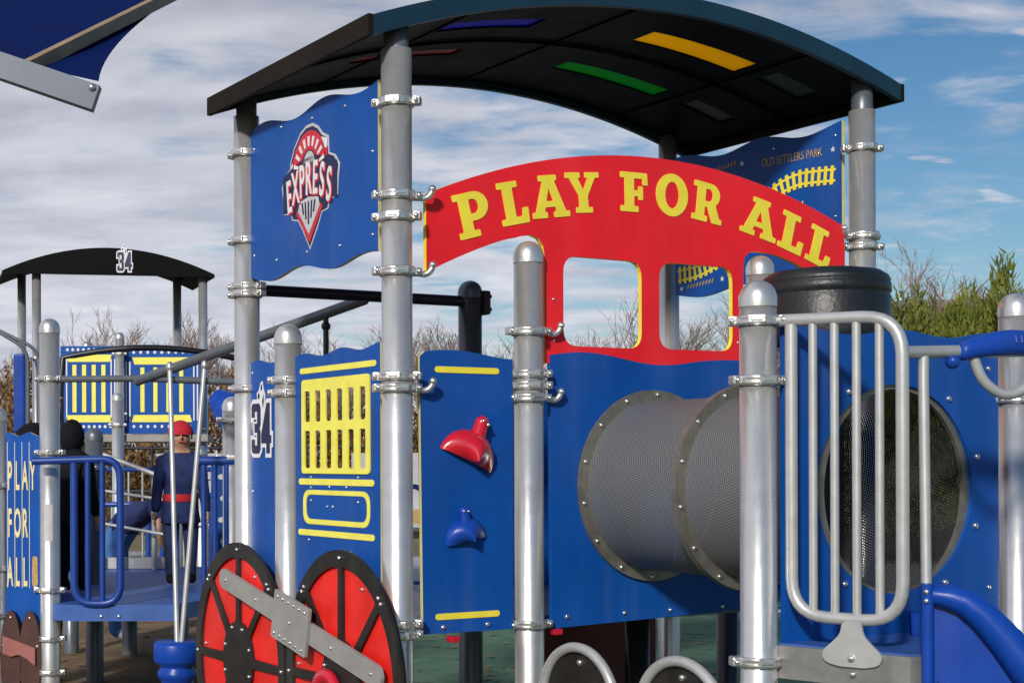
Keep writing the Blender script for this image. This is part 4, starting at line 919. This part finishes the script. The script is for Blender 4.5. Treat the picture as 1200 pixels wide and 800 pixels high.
rnd = random.Random(5); v = []; f = []
for k in range(2600):
    x = rnd.uniform(-4, 6); y = rnd.uniform(7, 20); a = rnd.uniform(0, 6.3); q = rnd.uniform(.02, .05); i = len(v); z = 0.006 + rnd.uniform(0, .012)
    v += [(x + q * math.cos(a + t), y + q * math.sin(a + t) * .8, z + rnd.uniform(0, .012)) for t in (0, 1.3, 3.1, 4.6)]; f.append((i, i + 1, i + 2, i + 3))
tag(MB().add(v, f).build('dry_leaves', M['brush']), 'dry tan leaves scattered over the play surfacing', 'leaves', kind='stuff')
# ------------------------------------------------------------------ people
def body(name, joints, edges, mats, parent, root=0):
    """joints: (x,y,z, radius, material index)"""
    me = bpy.data.meshes.new(name); me.from_pydata([j[:3] for j in joints], edges, []); o = bpy.data.objects.new(name, me); COL.objects.link(o)
    sk = o.modifiers.new('skin', 'SKIN'); sk.use_smooth_shade = True; ss = o.modifiers.new('sub', 'SUBSURF'); ss.levels = 2; ss.render_levels = 2
    for i, j in enumerate(joints):
        q = me.skin_vertices[0].data[i]; r = j[3]; q.radius = r if isinstance(r, tuple) else (r, r); q.use_root = (i == root)
    dg = bpy.context.evaluated_depsgraph_get(); ev = bpy.data.meshes.new_from_object(o.evaluated_get(dg)); bpy.data.objects.remove(o)
    ev.name = name; ev.materials.clear()
    for m in mats: ev.materials.append(m)
    segs = [(Vector(joints[a][:3]), Vector(joints[c][:3]), joints[a][4], joints[c][4]) for a, c in edges]
    for p in ev.polygons:
        c = p.center; best = 9e9; mi = 0
        for a, e, ma, mb in segs:
            d = e - a; t = max(0, min(1, (c - a).dot(d) / max(1e-9, d.length_squared))); dist = (a + d * t - c).length
            if dist < best: best = dist; mi = ma if t < 0.5 else mb
        p.material_index = mi; p.use_smooth = True
    return obj(name, ev, parent)
def hand(parent, m, at, dirn, s, k):
    """five-fingered hand hanging from the wrist 'at' along dirn (k = +1/-1 thumb side)"""
    d = Vector(dirn).normalized(); x = Vector((1, 0, 0)); x = (x - d * x.dot(d)).normalized(); y = d.cross(x); a = Vector(at)
    b = MB(); b.tube([a, a + d * 0.03 * s, a + d * 0.075 * s], 0.02 * s, 8, 0, True, False, None, [0.019 * s, 0.027 * s, 0.024 * s])
    for i, L_ in enumerate((0.062, 0.072, 0.068, 0.052)):
        o0 = a + d * 0.07 * s + y * (i - 1.5) * 0.0135 * s
        b.tube([o0, o0 + d * L_ * 0.5 * s, o0 + d * L_ * 0.9 * s - x * k * 0.015 * s], 0.0075 * s, 6)
    o0 = a + d * 0.03 * s + y * 0.022 * s
    b.tube([o0, o0 + d * 0.03 * s + y * 0.018 * s, o0 + d * 0.058 * s + y * 0.018 * s], 0.008 * s, 6)
    return b.build('hand', m, parent)
def head_bits(parent, c, r, hatm, hair, face=True):
    x, y, z = c
    if face:
        MB().ball((x, y - r * 0.92, z - r * 0.12), r * 0.17, 0, 8, None, (0.8, 1, 1.2)).build('nose', M['skin'], parent)
        for s in (-1, 1):
            MB().ball((x + s * r * 0.36, y - r * 0.80, z + r * 0.08), r * 0.11, 0, 8).build('eye', M['hair'], parent)
            MB().ball((x + s * r * 0.93, y, z - r * 0.05), r * 0.2, 0, 8, None, (0.4, 0.8, 1.2)).build('ear', M['skin'], parent)
        MB().box((x, y - r * 0.86, z - r * 0.48), (r * 0.45, r * 0.12, r * 0.08)).build('mouth', M['printred'], parent)
    if hair or hatm:
        b = MB(); prof = [(r * 1.10 * math.cos(a), r * 1.12 * math.sin(a)) for a in [R(-6) + R(96) * k / 7 for k in range(8)]]
        prof[-1] = (0.0003, prof[-1][1]); b.lathe(prof, 18, 0, Matrix.Translation((x, y + r * 0.05, z + r * 0.22)))
        b.build('hat' if hatm else 'hair', hatm or hair, parent)
def standing(name, label, loc, H, cloth, leg, rz, mats_hat, hair, arms, hood=False, face=True, group=None):
    p = tag(empty(name, loc, rz), label, 'person', group); s = H / 1.2
    J = [(0, 0, 0.60, 0.115, 0), (0, 0, 0.78, (0.125, 0.095), 0), (0, 0, 0.93, (0.12, 0.085), 0), (0, 0, 1.0, 0.045, 2), (0, -0.01, 1.06, (0.082, 0.088), 2), (0, -0.012, 1.13, (0.075, 0.08), 2)]
    E_ = [(0, 1), (1, 2), (2, 3), (3, 4), (4, 5)]
    for sd in (-1, 1):
        k = len(J); J += [(sd * 0.07, 0, 0.52, 0.078, 1), (sd * 0.075, -0.01, 0.30, 0.056, 1), (sd * 0.075, 0.01, 0.08, 0.042, 1), (sd * 0.08, -0.08, 0.03, 0.033, 3)]
        E_ += [(0, k), (k, k + 1), (k + 1, k + 2), (k + 2, k + 3)]
        a = arms[0 if sd < 0 else 1]
        k = len(J); J += [(sd * 0.135, 0, 0.91, 0.058, 0), (sd * a[0][0], a[0][1], a[0][2], 0.046, 0), (sd * a[1][0], a[1][1], a[1][2], 0.036, 0)]
        E_ += [(2, k), (k, k + 1), (k + 1, k + 2)]
    J = [(x * s, y * s, z * s, tuple(q * s for q in r) if isinstance(r, tuple) else r * s, m) for x, y, z, r, m in J]
    bo = body('body', J, E_, [cloth, leg, M['skin'] if not hood else cloth, M['blackc']], p)
    for sd in (-1, 1):
        a = arms[0 if sd < 0 else 1]; e0 = Vector((sd * a[0][0], a[0][1], a[0][2])) * s; w0 = Vector((sd * a[1][0], a[1][1], a[1][2])) * s
        hand(p, M['skin'], w0 - (w0 - e0).normalized() * 0.01, w0 - e0, 0.78 * s, sd)
    head_bits(p, (0, -0.012 * s, 1.095 * s), 0.088 * s, mats_hat, hair, face)
    return p, s
down = ((0.17, 0.0, 0.70), (0.19, -0.04, 0.53))
p1, s1 = standing('person', 'child in navy coat and red knit hat standing on the blue deck', (-0.845, 10.5, 0.71), 1.17, M['coat'], M['trouser'], R(8), M['hat'], None, (down, down))
MB().lathe([(0.128 * s1, 0.615 * s1), (0.134 * s1, 0.63 * s1), (0.134 * s1, 0.655 * s1), (0.128 * s1, 0.67 * s1)], 24).build('belt', M['hat'], p1)
b = MB(); b.lathe([(0.115 * s1, 0.66 * s1), (0.15 * s1, 0.46 * s1), (0.142 * s1, 0.455 * s1), (0.10 * s1, 0.64 * s1)], 22); b.build('coat_skirt', M['coat'], p1)
up_ = ((0.20, -0.02, 1.06), (0.16, -0.05, 1.27))
p2, s2 = standing('person', 'child in black hooded coat behind the blue barrier with one arm raised', (-1.53, 9.85, 0.71), 1.17, M['blackc'], M['blackc'], R(150), None, None, (down, up_), True, False)
MB().ball((0, -0.01 * s2, 1.08 * s2), 0.10 * s2, 0, 14, None, (0.86, 0.95, 1.25)).build('hood', M['blackc'], p2)
p3, s3 = standing('person', 'dark hooded figure mostly hidden behind the narrow lettered panel', (-1.83, 10.1, 0.0), 1.85, M['blackc'], M['blackc'], R(170), M['blackc'], None, (down, down), True, False)
# adult bending over, in jeans
p4 = tag(empty('person', (-1.62, 13.0, 0.0)), 'adult in light blue jeans bending forward beyond the ramp rails', 'person')
J = [(0, 0, 0.98, (0.17, 0.16), 1), (0.10, -0.05, 1.10, (0.17, 0.14), 0), (0.36, -0.12, 1.22, (0.17, 0.13), 0), (0.50, -0.14, 1.22, 0.06, 2), (0.60, -0.16, 1.20, 0.10, 2)]
Ed = [(0, 1), (1, 2), (2, 3), (3, 4)]
for sd in (-1, 1):
    k = len(J); J += [(-0.02, sd * 0.10, 0.82, 0.11, 1), (0.06, sd * 0.11, 0.48, 0.08, 1), (-0.02, sd * 0.12, 0.11, 0.06, 1), (0.10, sd * 0.12, 0.05, 0.045, 3)]; Ed += [(0, k), (k, k + 1), (k + 1, k + 2), (k + 2, k + 3)]
    k = len(J); J += [(0.38, -0.12 + sd * 0.17, 1.20, 0.075, 0), (0.44, -0.16 + sd * 0.22, 0.95, 0.05, 2), (0.52, -0.2 + sd * 0.12, 0.76, 0.04, 2)]; Ed += [(2, k), (k, k + 1), (k + 1, k + 2)]
body('body', J, Ed, [M['coat'], M['jeans'], M['skin'], M['shoe']], p4)
for sd in (-1, 1): hand(p4, M['skin'], (0.52, -0.2 + sd * 0.12, 0.77), (0.25, 0, -1), 1.0, sd)
head_bits(p4, (0.60, -0.16, 1.20), 0.105, None, M['hair'], False)

# ------------------------------------------------------------------ perimeter fence with banners
FN = tag(empty('perimeter_fence', (0, 30, 0)), 'dark pipe fence hung with white banners behind the playground', 'fence')
for k in range(15):
    x = -9 + 2.0 * k; MB().tube([(x, 0, 0), (x, 0, 1.9)], 0.035, 10).build('fence_post', M['dark'], FN)
for z in (0.12, 0.98, 1.86): MB().tube([(-9, 0, z), (19, 0, z)], 0.028, 8).build('fence_rail', M['dark'], FN)
for k in range(14):
    x = -8 + 2.0 * k; pl = planeF(-0.05)
    if k in (2, 4, 9): continue
    bn = flat('banner', [[(x - 0.9, 0.22), (x + 0.9, 0.22), (x + 0.9, 1.75), (x - 0.9, 1.75)]], 0.012, pl, 0, M['banner'], None, FN)
    cm = random.choice(['lgrey', 'bluec', 'tan', 'navy'])
    flat('banner_stripe', [[(x - 0.8, 0.3), (x + 0.8, 0.3), (x + 0.8, 0.62), (x - 0.8, 0.5)]], 0.004, pl, 0.009, M[cm], None, bn)
    flat('banner_disc', [ell((x - 0.35, 1.2), 0.3, 0.3, 20)], 0.004, pl, 0.009, M[random.choice(['printred', 'bluec', 'navy', 'lgrey'])], None, bn)
# blue sign board behind the right-hand barrier
sg = tag(empty('notice_board', (-0.60, 13.6, 0)), 'blue notice board with white lines behind the barrier', 'sign')
MB().box((0, 0, 1.05), (0.42, 0.03, 1.15), 0, None, 0.01).build('board', M['blue'], sg)
for x in (-0.17, 0.17): MB().tube([(x, 0.04, 0), (x, 0.04, 1.6)], 0.025, 8).build('leg', M['rail'], sg)
for k in range(5):
    flat('white_line', [bar(-0.12 + 0.02 * (k % 2), 1.45 - 0.2 * k, 0.10 - 0.03 * (k % 3), 1.47 - 0.2 * k, 0.05)], 0.004, planeF(-0.017), 0.002, M['white'], None, sg)

for i, (x, y, wd_, hh) in enumerate(((-2.3, 15.2, 1.5, 1.15), (-0.75, 14.8, 1.25, 1.25), (-1.6, 17.0, 1.7, 1.5), (0.7, 16.5, 1.5, 1.3))):
    lab = ('low blue railing standing behind the black hooded child', 'blue railing behind the child in the red hat', 'taller blue railing behind the bending adult', 'blue railing seen past the grille panel')[i]
    g = tag(empty('railing', (x, y, 0), R(-6 + 7 * i)), lab, 'railing', None)
    MB().tube(rpath([(-wd_ / 2, 0, 0), (-wd_ / 2, 0, hh), (wd_ / 2, 0, hh), (wd_ / 2, 0, 0)], 0.12, 6), 0.03, 10).build('rail_frame', M['bluec'], g)
    MB().tube([(-wd_ / 2, 0, 0.2), (wd_ / 2, 0, 0.2)], 0.022, 8).build('lower_rail', M['bluec'], g)
    for k in range(1, int(wd_ / 0.16)): MB().tube([(-wd_ / 2 + 0.16 * k, 0, 0.2), (-wd_ / 2 + 0.16 * k, 0, hh)], 0.014, 6).build('baluster', M['bluec' if i % 2 else 'rail'], g)
for i, (x, y, h, lab) in enumerate(((-2.0, 16.2, 2.3, 'tall silver pole standing between the blue railings'), (-1.05, 15.8, 1.7, 'short silver pole just behind the child in the red hat'), (-0.35, 17.5, 2.4, 'silver pole near the blue slide tube'))):
    g = tag(empty('pole', (x, y, 0)), lab, 'pole'); post(g, 0, 0, h, [h - 0.3, 0.9])
# ------------------------------------------------------------------ vegetation and building
def bare_tree(name, label, loc, H, seed, group):
    rnd = random.Random(seed); t = tag(empty(name, loc), label, 'tree', group)
    tr = MB(); tw = MB()
    def grow(p, d, L_, r, lvl):
        q = p; pts = [p]; dd_ = d.copy()
        for k in range(3):
            dd_ = (dd_ + Vector((rnd.uniform(-.16, .16), rnd.uniform(-.16, .16), rnd.uniform(-.04, .12)))).normalized(); q = q + dd_ * L_ / 3; pts.append(q)
        b = tr if lvl < 2 else tw
        b.tube(pts, r, 7 if lvl < 1 else (5 if lvl < 2 else 3), 0, False, False, None, [r, r * .88, r * .76, r * .62])
        if lvl >= 6: return
        for k in range((2 if lvl == 5 else rnd.choice((3, 3, 4))) if lvl else 5):
            s = rnd.uniform(0.35, 1.0) if lvl else rnd.uniform(0.45, 1.0); i = min(2, int(s * 3)); o_ = pts[i].lerp(pts[i + 1], s * 3 - i) if s < 1 else q
            a = rnd.uniform(0, 2 * pi); sp = rnd.uniform(0.35, 0.95)
            nd = (dd_ + Vector((math.cos(a), math.sin(a), rnd.uniform(-.1, .45))) * sp).normalized()
            grow(o_, nd, L_ * rnd.uniform(.55, .8), max(0.0072, r * .52), lvl + 1)
    grow(Vector((0, 0, 0)), Vector((0, 0, 1)), H * 0.36, H * 0.022, 0)
    tr.build('trunk', M['bark'], t); tw.build('crown', M['twig'], t); return t
def shrub(name, label, loc, H, W, n, m, seed, group, ls=0.055, cat='shrub'):
    rnd = random.Random(seed); t = tag(empty(name, loc), label, cat, group); v = []; f = []
    lob = [(rnd.uniform(-.42, .42) * W, rnd.uniform(-.42, .42) * W, rnd.uniform(.62, 1.0) * H, rnd.uniform(.13, .27) * W) for _ in range(34)]
    for k in range(n):                       # upright feathery plumes
        c = rnd.choice(lob); h = rnd.random() ** 0.6; zz = c[2] * (1 - h * 0.85); rad = c[3] * (0.12 + 1.0 * min(1, h * 2.2)) * rnd.uniform(.35, 1.0); th = rnd.uniform(0, 2 * pi)
        p = Vector((c[0] * (.6 + .4 * (1 - h)) + rad * math.cos(th), c[1] + rad * math.sin(th), zz + rnd.gauss(0, .06)))
        if p.z < 0.02: continue
        ax = (Vector((math.cos(th), math.sin(th), 0)) * rnd.uniform(.1, .7) + Vector((rnd.gauss(0, .25), rnd.gauss(0, .25), 1))).normalized(); sd_ = ax.cross(Vector((rnd.gauss(0, 1), rnd.gauss(0, 1), rnd.gauss(0, 1)))).normalized()
        L_ = ls * rnd.uniform(1.0, 3.4); wv_ = ls * rnd.uniform(.2, .42); i = len(v)
        v += [p - sd_ * wv_, p + ax * L_ * .5 - sd_ * wv_ * .8, p + ax * L_, p + sd_ * wv_]; f.append((i, i + 1, i + 2, i + 3))
    MB().add(v, f).build('crown', m, t)
    b = MB()
    for k in range(5):
        a = rnd.uniform(0, 2 * pi); c = lob[k]; b.tube([(0.05 * math.cos(a), 0.05 * math.sin(a), 0), (c[0] * .5, c[1] * .5, c[2] * .5), c[:3]], .03, 5, 0, False, False, None, [.05, .035, .015])
    b.build('trunk', M['bark'], t); return t
G1 = 'bare trees beyond the fence'
def world_at(px, d): return (px - 349.1) / 1709.6 * d
tl = [(-60, 46, 6.0), (20, 50, 5.2), (110, 47, 5.6), (180, 44, 6.3), (235, 46, 6.0), (300, 45, 5.4), (375, 46, 6.1), (425, 48, 6.0), (490, 44, 6.5), (560, 47, 5.4), (600, 45, 5.8), (690, 47, 6.3), (740, 44, 6.9), (800, 46, 6.4), (845, 44, 6.9), (920, 46, 5.8)]
for i, (px, d, H) in enumerate(tl):
    bare_tree('bare_tree', 'leafless brown tree standing behind the dry brush beyond the playground fence', (world_at(px, d), d, 0), H * (1.06 + 0.04 * ((i * 7) % 5)), 40 + i, G1)
for i, (px, d, H) in enumerate([(1044, 33, 6.9), (1098, 34, 6.3), (1122, 35, 6.8), (1150, 34, 6.5), (1215, 33, 6.0)]):
    bare_tree('bare_tree', 'leafless tree rising above the green junipers by the pale building', (world_at(px, d), d, 0), H, 80 + i, 'bare trees above the junipers')
G2 = 'green junipers beyond the slide'
for i, (px, d, H, W) in enumerate([(1030, 24, 3.85, 2.0), (1062, 23, 4.35, 1.7), (1100, 24.5, 4.05, 1.8), (1128, 23.5, 4.3, 1.6), (1160, 24.5, 4.15, 1.8), (1182, 23, 4.75, 1.6), (1225, 24, 4.7, 2.0)]):
    shrub('juniper', 'dense yellow green juniper growing behind the blue tunnel mouth panel', (world_at(px, d), d, 0), H * 1.03, W * 1.25, 46000, M['juniper'], 120 + i, G2, 0.062)
# dry brush: one mass
def brush(x0, x1, y0, y1, H, n, seed):
    rnd = random.Random(seed); v = []; f = []
    for k in range(n):
        x = rnd.uniform(x0, x1); y = rnd.uniform(y0, y1); top = H * (0.72 + 0.2 * math.sin(x * 1.1 + seed) + 0.10 * math.sin(x * 3.3) + 0.08 * rnd.random())
        z = top * rnd.random() ** 0.7; a = rnd.uniform(0, 2 * pi); ln = rnd.uniform(.10, .38); d = Vector((math.cos(a) * .6, math.sin(a) * .6, rnd.uniform(-.1, 1.0))).normalized()
        s_ = Vector((-math.sin(a), math.cos(a), 0.2)) * rnd.uniform(.012, .045); p = Vector((x, y, z)); i = len(v)
        v += [p - s_, p + s_, p + d * ln + s_ * .4, p + d * ln - s_ * .4]; f.append((i, i + 1, i + 2, i + 3))
    o = MB().add(v, f).build('dry_brush', M['brush']); return o
o = brush(-13, 20, 37, 40, 4.0, 60000, 3); tag(o, 'mass of dry tan brush growing beyond the perimeter fence', 'brush', kind='stuff')
# pale flat-roofed building behind the junipers
bd = tag(empty('building', (18.3, 40, 0)), 'pale flat roofed building half hidden by the junipers', 'building')
MB().box((0, 0, 2.9), (5.6, 6, 5.1)).build('wall', M['wallp'], bd); MB().box((0, 0, 5.53), (6.0, 6.4, 0.16)).build('roof', M['roofg'], bd)
for k in range(3):
    w_ = MB().box((-1.8 + 1.8 * k, -3.02, 3.2), (1.1, 0.06, 1.4)).build('window', M['roofg'], bd); MB().box((-1.8 + 1.8 * k, -3.06, 3.2), (0.96, 0.03, 1.26)).build('pane', M['glass'], w_)
